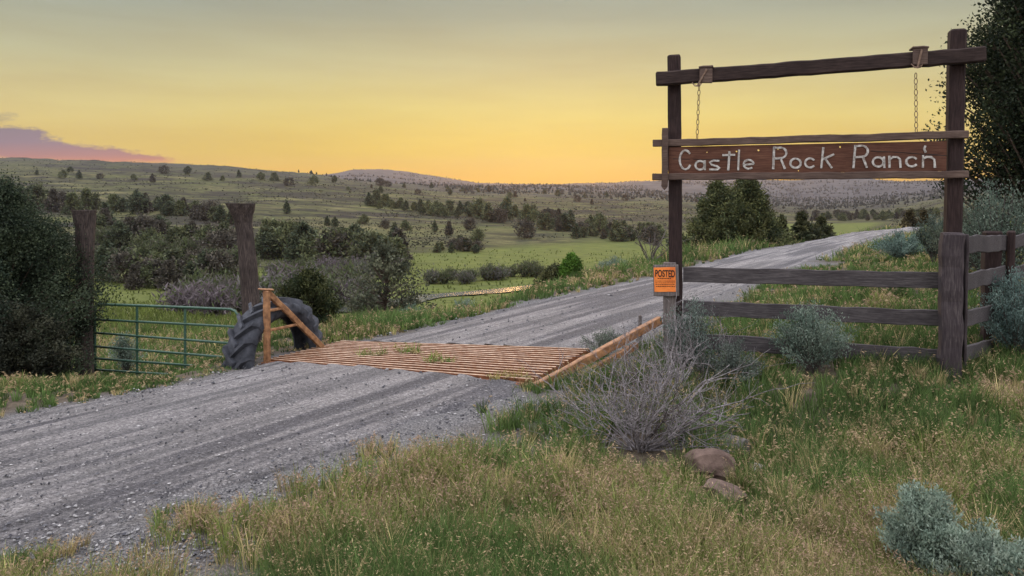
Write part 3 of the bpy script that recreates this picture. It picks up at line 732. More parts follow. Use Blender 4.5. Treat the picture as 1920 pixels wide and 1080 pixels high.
# ================================================================== TRACTOR TYRE
def tyre():
    Rr, Wd, Ri = .76, .40, .51
    d_ = np.array([.43, .90, 0]); d_ /= np.linalg.norm(d_); n_ = np.array([d_[1], -d_[0], 0]); up = np.array([0, 0, 1.0])
    face = (np.array(G(606, 655)) + np.array(G(484, 694))) / 2 - n_ * .10
    c = face - n_ * Wd / 2; c[2] = .03
    root = thing('tractor_tyre', 'huge half-buried black tractor tyre standing behind the left wing of the cattle guard', 'tyre', tuple(c))
    pr = []   # casing cross-section (radius, across)
    for (r_, a_) in ((Ri, -.135), (Ri + .03, -.165), (Ri + .07, -.195), (.63, -.205), (.68, -.195), (.705, -.17), (.715, -.08), (.715, .08), (.705, .17), (.68, .195), (.63, .205), (Ri + .07, .195), (Ri + .03, .165), (Ri, .135),
                     (Ri + .02, .12), (.60, .16), (.66, .13), (.665, -.13), (.60, -.16), (Ri + .02, -.12)): pr.append((r_, a_))
    m_ = 72; k_ = len(pr); V = []
    for i_ in range(m_):
        t_ = 2 * math.pi * i_ / m_
        for r_, a_ in pr: V.append(c + (d_ * math.cos(t_) + up * math.sin(t_)) * r_ + n_ * a_)
    F_ = [[i_ * k_ + j_, i_ * k_ + (j_ + 1) % k_, ((i_ + 1) % m_) * k_ + (j_ + 1) % k_, ((i_ + 1) % m_) * k_ + j_] for i_ in range(m_) for j_ in range(k_)]
    mk('tyre_casing', V, np.array(F_), M['rubber'], parent=root, smooth=True)
    lug = MB()
    for i_ in range(20):
        for sgn in (-1, 1):
            V = []
            t0 = 2 * math.pi * (i_ + (.5 if sgn > 0 else 0)) / 20
            steps = 7
            for s_ in range(steps):
                f_ = s_ / (steps - 1); ax = sgn * (.21 - .235 * f_); tt_ = t0 + .30 * f_
                r_in = .66 if f_ > .12 else .60; r_out = .775 - .09 * max(0, (.16 - f_) / .16)
                hw_ = .030 + .006 * (1 - f_)
                for rr, ww in ((r_in, hw_ * 1.3), (r_out, hw_ * .8), (r_out, -hw_ * .8), (r_in, -hw_ * 1.3)):
                    tq = tt_ + ww / .74
                    V.append(c + (d_ * math.cos(tq) + up * math.sin(tq)) * rr + n_ * ax)
            F_ = [[q_ * 4 + j_, q_ * 4 + (j_ + 1) % 4, q_ * 4 + 4 + (j_ + 1) % 4, q_ * 4 + 4 + j_] for q_ in range(steps - 1) for j_ in range(4)]
            F_ += [[0, 3, 2, 1], [(steps - 1) * 4 + j_ for j_ in range(4)]]
            lug.add(V, F_)
    lug.build('tread_lugs', M['rubber'], root)
tyre()

# ================================================================== LOG POSTS AND FIELD GATE
def log_post(name, label, pts, parent_loc):
    root = thing(name, label, 'log post', parent_loc)
    P = np.array([p for p, r_ in pts]); rr = np.array([r_ for p, r_ in pts]); q_ = np.linspace(0, len(pts) - 1, 60); ii = np.arange(len(pts))
    P = np.stack([np.interp(q_, ii, P[:, k]) for k in range(3)], -1); rr = np.interp(q_, ii, rr); k_ = 40
    V = []
    for i_, (p, r_) in enumerate(zip(P, rr)):
        for j_ in range(k_):
            a_ = 2 * math.pi * j_ / k_
            f_ = 1 + .30 * (float(fbm(np.array([j_ * .55 + (0 if j_ < k_ else 0)]), np.array([i_ * .07]), 3)[0]) - .5) * min(1, min(j_, k_ - j_) / 3 + .3)
            V.append((p[0] + math.cos(a_) * r_ * f_, p[1] + math.sin(a_) * r_ * f_, p[2]))
    F_ = [[i_ * k_ + j_, i_ * k_ + (j_ + 1) % k_, (i_ + 1) * k_ + (j_ + 1) % k_, (i_ + 1) * k_ + j_] for i_ in range(59) for j_ in range(k_)]
    V.append(tuple(P[-1])); T_ = [[59 * k_ + j_, 59 * k_ + (j_ + 1) % k_, len(V) - 1] for j_ in range(k_)]
    mk('log', V, [np.array(F_), np.array(T_)], M['logwood'], parent=root)
    return root
def lp(px, py, yy): return tuple(at(px, py, yy))
YY = 11.1
log_post('log_gate_post', 'tall bark-stripped log post flaring at its flat top behind the tractor tyre', [(lp(474, 640, YY), .135), (lp(470, 560, YY), .13), (lp(465, 500, YY), .13), (lp(461, 440, YY), .116), (lp(457, 418, YY), .122), (lp(454, 402, YY), .150), (lp(452, 388, YY), .195), (lp(451, 381, YY), .205)], lp(474, 640, YY))
YY = 11.6
log_post('log_gate_post', 'dark log post half swallowed by the juniper at the hinge end of the green gate', [(lp(158, 700, YY), .13), (lp(158, 600, YY), .125), (lp(160, 500, YY), .125), (lp(160, 430, YY), .135), (lp(158, 405, YY), .16), (lp(158, 394, YY), .17)], lp(158, 700, YY))

gt = thing('field_gate', 'green painted tubular steel field gate standing in the grass left of the road', 'gate', lp(178, 700, 11.7))
def gp(px, py):
    yy = 11.7 + (px - 178) / (450 - 178) * (11.0 - 11.7); return np.array(at(px, py, yy))
mb = MB(); rt = .021
path = [gp(178, 706), gp(178, 640), gp(178, 582), gp(180, 574), gp(185, 570.5), gp(260, 573), gp(350, 576.5), gp(432, 580), gp(441, 583), gp(446, 590), gp(448, 600), gp(450, 700)]
mb.tube(path, rt, 10); fr2 = mb.build('gate_frame', M['green_paint'], gt, smooth=True)
for (y0, y1) in ((599, 613), (624, 645), (649.5, 672), (672, 692), (693, 711)):
    mb = MB(); mb.tube([gp(178, y0), gp(260, y0 + (y1 - y0) * .3), gp(350, y0 + (y1 - y0) * .63), gp(449, y1)], rt * .86, 8); mb.build('gate_bar', M['green_paint'], gt, smooth=True)
for x in (257, 347):
    mb = MB(); mb.beam(gp(x, 712), gp(x, 575), .012, .04, up=(1, 0, 0), seg=3, jit=0, rng=rg); mb.build('gate_brace', M['green_paint'], gt)

# ================================================================== VEGETATION BUILDERS
def rnd_dirs(rs_, n, up=0.0):
    d = rs_.randn(n, 3); d[:, 2] += up; return d / (np.linalg.norm(d, axis=1)[:, None] + 1e-9)
def leaf_quads(C, D, L_, Wd, rs_):
    """a leaf-sized lozenge at each point C, pointing along D"""
    n = len(C); Sd = np.cross(D, rs_.randn(n, 3)); Sd /= np.linalg.norm(Sd, axis=1)[:, None] + 1e-9
    L_ = np.broadcast_to(L_, (n,))[:, None]; Wd = np.broadcast_to(Wd, (n,))[:, None]
    V = np.stack([C, C + D * L_ * .45 + Sd * Wd, C + D * L_, C + D * L_ * .45 - Sd * Wd], 1)
    return V.reshape(-1, 3), np.arange(4 * n).reshape(-1, 4)
def pal(rs_, n, A, B, jit=.18):
    f = rs_.rand(n, 1); c = np.array(A) * (1 - f) + np.array(B) * f
    return np.clip(c * (1 + jit * rs_.randn(n, 1)), .004, 1)

def juniper_parts(h, w, seed, nb, per, leaf, ca=(.030, .046, .024), cb=(.085, .098, .042), prof=None, lump=.2, bare=.04, spiky=1.0, stems=1, ragged=.22):
    """trunk + limbs (MB) and crown arrays; the crown is sprays of scale leaves carried on limbs"""
    r = np.random.RandomState(seed); rr = random.Random(seed)
    prof = prof or (lambda u: (np.sin(np.clip(u * 1.15 + .12, 0, 1) ** .8 * math.pi) ** .7) * (1 - u * .45))
    tr = MB(); CV = []; CL = []; CD = []; CC = []
    tops = [(rr.uniform(-.2, .2) * w * (stems > 1), rr.uniform(-.2, .2) * w * (stems > 1), h * (1 if k == 0 else rr.uniform(.7, .92))) for k in range(stems)]
    for (tx_, ty_, th_) in tops:
        q_ = np.linspace(0, 1, 9); P = np.stack([tx_ * q_ + .03 * h * np.sin(q_ * 5 + seed), ty_ * q_ + .02 * h * np.cos(q_ * 4), th_ * .96 * q_], -1)
        tr.tube(P, (.045 * w + .012 * h) * (1 - q_ * .93) + .004, 7)
    for k in range(nb):
        tx_, ty_, th_ = tops[k % stems]
        u = bare + (1 - bare) * r.rand() ** .85
        a_ = r.rand() * 6.283
        rad = w / 2 * prof(u) * (1 - ragged + 2 * ragged * r.rand()) * (1 - lump + 2 * lump * float(vnoise(a_ * 1.1 + seed * 3.7, u * 4.5 + seed)))
        z0 = h * max(u - .10 - .1 * r.rand(), .02); f0 = z0 / max(th_, .1)
        p0 = np.array([tx_ * f0, ty_ * f0, z0])
        p1 = np.array([tx_ * f0 + math.cos(a_) * rad, ty_ * f0 + math.sin(a_) * rad, h * u + .05 * h * spiky * r.rand()])
        pm = (p0 + p1) / 2 + np.array([0, 0, -.04 * h * r.rand()])
        q_ = np.array([0, .5, 1.0]); P = np.stack([p0, pm, p1])
        tr.tube(P, np.array([.010, .006, .002]) * (w + h) * .5, 4, cap=False)
        f = .35 + .75 * r.rand(per) ** .7
        base = p0[None] * (1 - f[:, None]) + p1[None] * f[:, None]
        cl = min(.055 * w + .03 * h, .17 + .012 * h) * (.7 + .6 * r.rand())
        off = np.clip(r.randn(per, 3), -1.5, 1.5) * cl * .55; off[:, 2] += np.abs(r.randn(per)) * cl * .55 * spiky
        D = rnd_dirs(r, per, .6); D[:, :2] += .5 * (p1 - p0)[:2] / (np.linalg.norm(p1 - p0) + 1e-6); D /= np.linalg.norm(D, axis=1)[:, None]
        CV.append(base + off); CD.append(D)
        tint = .55 + .9 * r.rand(); mixv = np.clip(r.rand() * .9 + .15 * r.randn(per, 1), 0, 1)
        CC.append((np.array(ca) * (1 - mixv) + np.array(cb) * mixv) * tint * (1 + .15 * r.randn(per, 1)))
    C = np.concatenate(CV); D = np.concatenate(CD); n = len(C)
    C[:, 2] = np.maximum(C[:, 2], .03)
    V, F = leaf_quads(C, D, leaf * (.6 + .8 * r.rand(n)), leaf * (.20 + .18 * r.rand(n)), r)
    return tr, V, F, np.repeat(np.clip(np.concatenate(CC), .004, 1), 4, 0)
def plant(name, label, cat, loc, tr, V, F, C, group=None, bark='bark', crown='crown', stem='trunk', rz=0):
    root = thing(name, label, cat, loc, group)
    if rz:
        c_, s_ = math.cos(rz), math.sin(rz); V = V.copy(); V[:, 0], V[:, 1] = V[:, 0] * c_ - V[:, 1] * s_, V[:, 0] * s_ + V[:, 1] * c_
    o_ = mk(crown, V, F, M['leaf'], C); o_.parent = root
    if tr is not None and tr.n: t_ = tr.build(stem, M[bark]); t_.parent = root
    return root
def put(px, yy, dz=0):
    x = (px - CX) / FPX * yy; return (x, yy, tz(x, yy) + dz)

# ---- the big trees -------------------------------------------------
P_ = put(2, 10.9)
wide = lambda u: np.sqrt(np.clip(1 - (u * 1.02) ** 2.6, 0.02, 1)) * (.78 + .3 * np.sin(u * 3.1))
plant('juniper_tree', 'dense dark juniper at the left edge beside the hinge end of the green gate', 'juniper', P_, *juniper_parts(2.85, 1.75, 21, 560, 380, .038, (.016, .027, .018), (.055, .072, .040), wide, ragged=.42, bare=.10, spiky=.9, lump=.42))
plant('dark_shrub', 'tangled dark shrub under the left juniper with dry brown stems', 'shrub', put(15, 9.9), *juniper_parts(1.0, 1.15, 22, 230, 230, .036, (.019, .023, .017), (.058, .060, .038), wide, ragged=.35))
plant('juniper_tree', 'tall dark juniper filling the right edge behind the entrance post', 'juniper', put(2006, 14.0), *juniper_parts(8.4, 3.6, 23, 640, 340, .068, (.014, .023, .014), (.045, .058, .026), lambda u: (np.clip(u / .2, .25, 1)) * np.clip(1.05 - u * .55, 0, 1), ragged=.24, bare=.2, spiky=1.2))
plant('juniper_tree', 'broad bushy conical juniper behind the road verge seen under the hanging sign', 'juniper', put(1384, 36.0, -.1), *juniper_parts(3.45, 5.4, 24, 520, 200, .13, (.036, .050, .024), (.125, .130, .050), lambda u: np.clip(1.0 - u ** 1.05, .04, 1) * np.clip(u * 6 + .55, 0, 1), stems=3, spiky=1.6, ragged=.16))
for i_, (px, yy, h_, w_, lb) in enumerate(((1466, 38, 1.55, .9, 'narrow spiky young juniper at the right foot of the broad conical juniper'), (1503, 40, 1.6, 1.7, 'small loose juniper second right of the broad conical juniper'),
                                           (1541, 43, 1.25, 1.4, 'low bushy juniper nearest the road crest, last of the row right of the broad juniper'))):
    plant('juniper_tree', lb, 'juniper', put(px, yy, -.1), *juniper_parts(h_, w_, 30 + i_, 90, 60, .2, (.03, .04, .022), (.09, .09, .04), spiky=1.8), group='junipers along the road verge')
for i_, (px, yy, h_, w_, lb) in enumerate(((1706, 75, 2.3, 1.9, 'tall brownish juniper just beyond the crest of the road'), (1733, 78, 2.1, 1.5, 'slimmer juniper right behind the road crest beside the tall brownish one'),
                                           (1668, 80, 1.2, 2.4, 'low dark juniper left of the tall pair beyond the road crest'))):
    x = (px - CX) / FPX * yy
    plant('juniper_tree', lb, 'juniper', put(px, yy, -.1), *juniper_parts(h_, w_, 40 + i_, 110, 60, .32, (.04, .036, .022), (.11, .09, .045), spiky=1.5), group='junipers beyond the road crest')
plant('juniper_shrub', 'small dark juniper right behind the tractor tyre at the bank edge', 'juniper', put(575, 12.6), *juniper_parts(.86, .85, 51, 170, 120, .045, (.02, .032, .016), (.075, .08, .03), wide, ragged=.3, spiky=1.6))
plant('juniper_shrub', 'compact bright green young juniper on the left road verge', 'juniper', put(1072, 21), *juniper_parts(.78, .56, 52, 120, 60, .07, (.045, .10, .016), (.10, .19, .03), wide, ragged=.12))
plant('juniper_shrub', 'olive brown juniper beside the bright green one on the verge', 'juniper', put(1040, 23.5), *juniper_parts(1.0, .95, 53, 110, 60, .08, (.04, .05, .024), (.11, .11, .045), wide, ragged=.3))
plant('riverside_tree', 'sparse see-through small tree with thin trunk between tyre and river', 'tree', put(722, 28), *juniper_parts(3.3, 2.6, 54, 120, 42, .13, (.045, .055, .036), (.13, .135, .085), lambda u: np.sin(np.clip(u, 0, 1) ** .7 * math.pi * .93 + .15) + .1, ragged=.3, bare=.18))

# ---- sagebrush -----------------------------------------------------
def sage_parts(h, w, seed, nst=60, per=90, leaf=.022, ca=(.085, .125, .098), cb=(.215, .27, .215), bare=.25):
    r = np.random.RandomState(seed); tr = MB(); CV = []; CD = []; CC = []
    for k in range(nst):
        a_ = r.rand() * 6.283; el = r.rand() ** .6
        tip = np.array([math.cos(a_) * w / 2 * el * (.75 + .4 * r.rand()), math.sin(a_) * w / 2 * el * (.75 + .4 * r.rand()), h * (1 - .50 * el ** 2) * (.72 + .38 * r.rand())])
        p0 = np.array([math.cos(a_), math.sin(a_), 0]) * .03 * w * r.rand()
        q_ = np.linspace(0, 1, 5)[:, None]; P = p0 * (1 - q_) + tip * q_; P[:, :2] *= (.55 + .45 * q_)
        tr.tube(P, np.linspace(.009, .002, 5) * (w + h) * .7, 4, cap=False)
        n = per; f = bare + (1.06 - bare) * r.rand(n) ** .6
        b = p0[None] * (1 - f[:, None]) + tip[None] * f[:, None]; b[:, :2] *= (.55 + .45 * f[:, None])
        sg = .046 * (w + h) * .5 * (.35 + .75 * (1 - np.abs(f - .75)))
        off = r.randn(n, 3) * sg[:, None]
        D = rnd_dirs(r, n, 1.0) + .5 * (tip - p0) / np.linalg.norm(tip - p0); D /= np.linalg.norm(D, axis=1)[:, None]
        CV.append(b + off); CD.append(D); m_ = np.clip(r.rand() + .25 * r.randn(n, 1), 0, 1)
        CC.append((np.array(ca) * (1 - m_) + np.array(cb) * m_) * (.7 + .55 * r.rand()))
    C = np.concatenate(CV); C[:, 2] = np.maximum(C[:, 2], .02); n = len(C)
    V, F = leaf_quads(C, np.concatenate(CD), leaf * (.7 + .7 * r.rand(n)), leaf * .22, r)
    return tr, V, F, np.repeat(np.clip(np.concatenate(CC), .01, 1), 4, 0)
def sage(label, px, yy, h, w, seed, nst=60, per=90, leaf=.022, group='sagebrush around the entrance', dz=0, **kw):
    return plant('sagebrush', label, 'sagebrush', put(px, yy, dz), *sage_parts(h, w, seed, nst, per, leaf, **kw), group=group, bark='darktwig', crown='foliage', stem='stems')
sage('silvery sagebrush in the bottom right corner, the taller of two', 1742, 4.0, .50, .44, 61, 66, 330, .021, ca=(.13, .18, .140), cb=(.31, .38, .30))
sage('low silvery sagebrush at the bottom right edge, the lower of two', 1880, 3.72, .38, .60, 62, 66, 280, .021, ca=(.13, .18, .140), cb=(.30, .36, .285))
sage('grey-green sagebrush pressed against the middle boards of the front fence', 1524, 8.45, .74, .92, 63, 75, 190, .026)
sage('ragged sagebrush at the foot of the left entrance post under the orange notice', 1300, 8.6, .86, .85, 64, 70, 120, .026, ca=(.07, .10, .085), cb=(.18, .22, .19))
sage('dark straggly sagebrush between the left post and the fence sagebrush', 1372, 8.2, .48, .80, 65, 55, 110, .024, ca=(.05, .065, .055), cb=(.14, .165, .14))
sage('small sagebrush on the gravel edge behind the right cattle guard wing', 1135, 9.9, .36, .70, 66, 45, 80, .024, ca=(.08, .10, .08), cb=(.19, .22, .17))
sage('bright teal sagebrush beyond the fence on the right road verge', 1692, 20.0, .75, 1.5, 67, 60, 110, .05, ca=(.08, .13, .11), cb=(.19, .26, .22))
sage('dark sagebrush clump behind the thick end post', 1752, 18.0, 1.15, .9, 68, 55, 90, .05, ca=(.05, .075, .06), cb=(.14, .18, .145))
sage('tall pale sagebrush rising behind the side fence', 1868, 12.6, 1.7, 1.6, 69, 90, 150, .045, ca=(.06, .09, .07), cb=(.17, .215, .165))
sage('olive sagebrush between the entrance post and the tall pale sagebrush', 1806, 14.5, 1.35, 1.2, 70, 70, 110, .045, ca=(.065, .085, .06), cb=(.16, .185, .13))
sage('dense blue-green sagebrush in front of the side fence at the right edge', 1908, 9.0, .98, .9, 71, 80, 170, .03, ca=(.06, .10, .09), cb=(.16, .225, .20))
sage('grey sagebrush on the left verge near the bare dead branches', 1150, 24.5, .55, 1.2, 72, 40, 70, .05)
sage('round grey sagebrush left of the road above the river bend', 872, 17.0, .62, .85, 73, 40, 80, .05, dz=-.1)
sage('second grey sagebrush at the bank edge nearest the sparse riverside tree', 772, 15.5, .55, .85, 74, 40, 80, .05, dz=-.1)
sage('low dark sagebrush in the grass left of the road crest', 1572, 50.0, .5, 1.6, 75, 30, 50, .1, ca=(.05, .07, .05), cb=(.12, .14, .10))
sage('lone grey sagebrush seen through the bars of the green gate', 232, 14.2, .75, .7, 76, 40, 70, .04)

# ---- bare, dead shrubs --------------------------------------------
def dead_bush(label, loc, h, w, seed, nst, kids, mats='twig', thick=.006, name='dead_bush', group=None, low=.25):
    r = random.Random(seed); root = thing(name, label, 'dead bush', loc, group)
    tw = MB(); dk = MB()
    def grow(p, d, L_, r0, depth, mbx):
        n_ = 5; P = [np.array(p)]; dd = np.array(d, float)
        for k in range(n_):
            dd = dd + np.array([r.gauss(0, .19), r.gauss(0, .19), r.gauss(0, .16) + (.03 if depth < 2 else .02)]); dd /= np.linalg.norm(dd)
            q_ = P[-1] + dd * L_ / n_
            if q_[2] < .015: q_[2] = .015; dd[2] = abs(dd[2])
            P.append(q_)
        mbx.tube(P, np.linspace(r0, r0 * .45, n_ + 1), 4 if depth else 5, cap=False)
        if depth < 2:
            for _ in range(kids if depth == 0 else max(2, kids - 3)):
                f = r.uniform(.25, 1.0) * n_; k = min(int(f), n_ - 1); q_ = P[k] * (1 - f + k) + P[k + 1] * (f - k)
                nd_ = dd * .8 + np.array([r.gauss(0, .55), r.gauss(0, .55), r.gauss(.05, .40)]); nd_ /= np.linalg.norm(nd_)
                grow(q_, nd_, L_ * r.uniform(.35, .62), r0 * .55, depth + 1, mbx)
    for k in range(nst):
        a_ = r.uniform(0, 6.283); el = r.uniform(low, 1.25)
        d_ = (math.cos(a_) * math.cos(el), math.sin(a_) * math.cos(el), math.sin(el))
        L_ = (w / 2 * math.cos(el) + h * math.sin(el)) * r.uniform(.45, .85)
        grow((math.cos(a_) * .06 * w * r.random(), math.sin(a_) * .06 * w * r.random(), .01), d_, L_, thick * r.uniform(.7, 1.5), 0, dk if r.random() < .14 else tw)
    t_ = tw.build('pale_twigs', M[mats]); t_.parent = root
    if dk.n: d2 = dk.build('dark_stems', M['darktwig']); d2.parent = root
    return root
dead_bush('sprawling bare dead sagebrush of pale grey twigs in front of the left entrance post', put(1203, 6.2), .84, 1.4, 81, 44, 7, thick=.0062, low=.08)
dead_bush('smaller bare grey bush against the cattle guard wing, behind the sprawling dead one', put(1250, 7.6), .85, 1.0, 82, 26, 5, thick=.006)
dead_bush('bare dark dead branches leaning over the left verge beyond the cattle guard', put(1222, 25.5), 1.25, 2.2, 83, 7, 4, mats='darktwig', thick=.02, low=.5)
dead_bush('dead grey bush mixed with the ragged sagebrush by the left post', put(1330, 8.4), .85, .9, 84, 22, 5, thick=.005)

# ---- thickets of bare willow by the water -------------------------
def willow_parts(h, w, seed, n=520, c1=(.085, .075, .075), c2=(.17, .155, .15), green=.3):
    r = np.random.RandomState(seed); tr = MB(); CV = []; CD = []; CC = []
    for k in range(46):
        a_ = r.rand() * 6.283; el = r.rand() ** .5
        tip = np.array([math.cos(a_) * w / 2 * el, math.sin(a_) * w / 2 * el, h * np.sqrt(1 - .72 * el ** 2) * (.8 + .25 * r.rand())]); q_ = np.linspace(0, 1, 4)[:, None]
        P = tip * q_; P[:, :2] *= (.4 + .6 * q_); tr.tube(P, np.linspace(.02, .006, 4), 3, cap=False)
        m_ = n // 46; f = .25 + .8 * r.rand(m_); b = tip[None] * f[:, None]; b[:, :2] *= (.4 + .6 * f[:, None])
        CV.append(b + r.randn(m_, 3) * .06 * (w + h)); D = rnd_dirs(r, m_, 1.6); CD.append(D)
        g_ = (r.rand(m_, 1) < green); CC.append(np.where(g_, np.array((.075, .095, .04)), np.array(c1) + (np.array(c2) - np.array(c1)) * r.rand(m_, 1)))
    C = np.concatenate(CV); C[:, 2] = np.maximum(C[:, 2], .05); nn2 = len(C)
    V, F = leaf_quads(C, np.concatenate(CD), .10 * (w + h) * (.6 + .7 * r.rand(nn2)), .010 * (w + h), r)
    return tr, V, F, np.repeat(np.concatenate(CC), 4, 0)
WV = [willow_parts(1.0, 1.3, 90 + k, 1300, *cc) for k, cc in enumerate((((.075, .07, .066), (.15, .14, .13), .35), ((.085, .068, .075), (.16, .135, .145), .12), ((.06, .062, .045), (.13, .125, .085), .6)))]
# ---- shared shapes for the trees of the far slope ------------------
TV = []
for k in range(8):
    pr_ = (lambda u: np.clip(1.02 - u ** 1.5, .04, 1) * np.clip(u * 5 + .6, 0, 1)) if k % 3 else wide
    cc = [((.032, .046, .028), (.096, .110, .062)), ((.040, .054, .032), (.122, .128, .066)), ((.046, .044, .037), (.110, .096, .074)), ((.052, .068, .036), (.150, .160, .074))][k % 4]
    TV.append(juniper_parts(1.0, (.8, 1.0, .62, 1.15, .72, .95, 1.25, .85)[k], 100 + k, 95, 16, .11, cc[0], cc[1], pr_, spiky=1.5, ragged=.24, stems=1 + k % 2))
def proto_meshes(parts, nm, stem, bark):
    tr, V, F, C = parts
    a = mk(nm, V, F, M['leaf'], C); b = tr.build(stem, M[bark]); ma, mb_ = a.data, b.data
    bpy.data.objects.remove(a); bpy.data.objects.remove(b); return ma, mb_
TP = [proto_meshes(p, 'crown', 'trunk', 'bark') for p in TV]
WP = [proto_meshes(p, 'foliage', 'stems', 'darktwig') for p in WV]
rt_ = random.Random(77)
def spot(pool, name, label, cat, group, p, size, parts=True, sx=1.0):
    ma, mb_ = rt_.choice(pool) if isinstance(pool, list) else pool
    x, y, z = p
    if parts:
        root = thing(name, label, cat, (x, y, z - .04 * size), group)
        root.rotation_euler = (0, 0, rt_.uniform(0, 6.28)); root.scale = (size * sx, size * sx, size)
        for me_, nm in ((ma, pool_names[0 if pool is TP or pool[0] in TP else 1][0]), (mb_, pool_names[0 if pool is TP or pool[0] in TP else 1][1])):
            o_ = bpy.data.objects.new(nm, me_); COL.objects.link(o_); o_.parent = root
        return root
    o_ = bpy.data.objects.new(name, ma); COL.objects.link(o_); o_.location = (x, y, z - .04 * size)
    o_.rotation_euler = (0, 0, rt_.uniform(0, 6.28)); o_.scale = (size * sx, size * sx, size)
    return tag(o_, label, cat, group)
pool_names = (('crown', 'trunk'), ('foliage', 'stems'))
def belt(path, n, spread, hpx, label, name='hill_juniper', cat='juniper', group=None, pool=None, parts=True, y0=26, sx=(.9, 1.25)):
    pool = pool or TP
    path = np.array(path, float); L_ = np.r_[0, np.cumsum(np.hypot(*np.diff(path, axis=0).T))]
    us = np.array([(k + rt_.random()) / n for k in range(n)]) * L_[-1]
    px = np.interp(us, L_, path[:, 0]) + np.array([rt_.gauss(0, 4) for _ in us]); py = np.interp(us, L_, path[:, 1]) + np.array([rt_.uniform(-spread, spread) for _ in us])
    for p, yy in zip(hit(px, py, y0), py):
        if np.isnan(p[0]): continue
        hm = rt_.uniform(*hpx) * p[1] / FPX
        spot(pool, name, label, cat, group, p, hm, parts, rt_.uniform(*sx))
GJ = 'junipers scattered over the far slope'
belt([(200, 396), (320, 402), (440, 416)], 17, 5, (22, 36), 'dark juniper in the upper tree belt on the slope left of the tall log post', group='upper belt of junipers left of the log post')
belt([(0, 405), (90, 392), (190, 388)], 10, 14, (26, 42), 'dark juniper on the slope above the big left juniper', group='junipers above the left edge juniper')
belt([(185, 445), (330, 470), (440, 478)], 26, 14, (32, 50), 'dark juniper in the middle tree belt behind the green gate', group='middle belt of junipers behind the gate')
belt([(190, 520), (300, 535), (420, 520)], 17, 18, (36, 62), 'bushy juniper at the foot of the slope behind the green gate', group='junipers at the foot of the slope')
belt([(490, 478), (600, 492), (752, 497)], 32, 11, (36, 62), 'dark purplish juniper in the dense grove right of the tall log post', group='dense grove right of the log post')
belt([(690, 383), (780, 398), (905, 408)], 28, 5, (13, 24), 'small dark juniper in the thin upper belt across the far slope', group='thin upper belt of junipers', parts=False)
belt([(905, 408), (1020, 420), (1080, 440), (1245, 455)], 46, 9, (17, 34), 'dark juniper in the long belt above the far end of the meadow', group='long belt of junipers above the meadow')
belt([(10, 335), (200, 333), (420, 338), (640, 350)], 18, 11, (8, 16), 'lone dark juniper dotting the high open slope under the left skyline', group='lone junipers on the high slope', parts=False)
belt([(650, 352), (900, 366), (1180, 380)], 22, 8, (6, 12), 'tiny dark juniper on the far open slope under the mountain', group='tiny junipers under the mountain', parts=False)
belt([(500, 400), (720, 430), (900, 440)], 7, 10, (12, 22), 'lone dark juniper standing on the open mid slope above the meadow', group='lone junipers on the mid slope')
for px, py, hp, lb in ((762, 432, 17, 'small cone-shaped juniper alone on the open slope above the dense grove'), (722, 430, 15, 'round juniper alone left of the small cone-shaped one on the open slope'),
                       (842, 442, 24, 'dark upright juniper alone on the slope halfway to the long belt'), (984, 448, 32, 'largest single juniper at the left end of the long belt above the meadow'),
                       (893, 456, 22, 'dark juniper just above the far meadow edge'), (712, 348, 13, 'lone rounded juniper on the skyline slope under the blue mountain')):
    spot(TP, 'hill_juniper', lb, 'juniper', None, hit(px, py, 26)[0], hp * hit(px, py, 26)[0][1] / FPX)
belt([(815, 470), (905, 472)], 9, 5, (12, 26), 'shrubby juniper along the far edge of the green meadow', group='shrubs along the far meadow edge')
belt([(1255, 470), (1290, 470)], 2, 4, (22, 30), 'juniper in the meadow corner behind the left entrance post', group='junipers behind the left entrance post')
belt([(1500, 412), (1640, 410), (1765, 404)], 46, 5, (9, 15), 'hazy juniper in the flat woods beyond the road crest', group='flat woods beyond the road crest', parts=False, y0=140)
# willows, lilac thickets
belt([(340, 592), (430, 580), (560, 575)], 13, 14, (42, 66), 'grey leafless willow thicket below the bank behind the gate and tyre', 'willow_thicket', 'willow', 'grey willows below the bank', WP, y0=24, sx=(1.1, 1.6))
belt([(600, 575), (660, 560), (700, 590)], 8, 12, (36, 58), 'grey willow thicket between the small juniper and the sparse tree', 'willow_thicket', 'willow', 'grey willows left of the sparse tree', WP, y0=26, sx=(1.1, 1.6))
belt([(800, 533), (880, 528), (1010, 518)], 15, 4, (16, 28), 'olive grey willow along the near bank of the river', 'willow_thicket', 'willow', 'willows along the river', [WP[0], WP[2]], y0=26, sx=(1.0, 1.5))
belt([(600, 515), (690, 512), (770, 498)], 6, 6, (18, 28), 'lilac grey bare willow at the near edge of the dense grove', 'willow_thicket', 'willow', 'lilac willows at the grove edge', [WP[1]], y0=26, sx=(1.1, 1.5))

belt([(195, 452), (330, 500), (470, 520)], 26, 26, (16, 34), 'low olive bush between the junipers behind the green gate', 'hill_shrub', 'bush', 'olive bushes behind the gate', [WP[2]], y0=26, sx=(1.0, 1.6))
belt([(500, 520), (620, 528), (760, 515)], 14, 12, (16, 30), 'low grey-green bush in front of the dense grove', 'hill_shrub', 'bush', 'bushes in front of the dense grove', [WP[0], WP[2]], y0=26, sx=(1.0, 1.6))
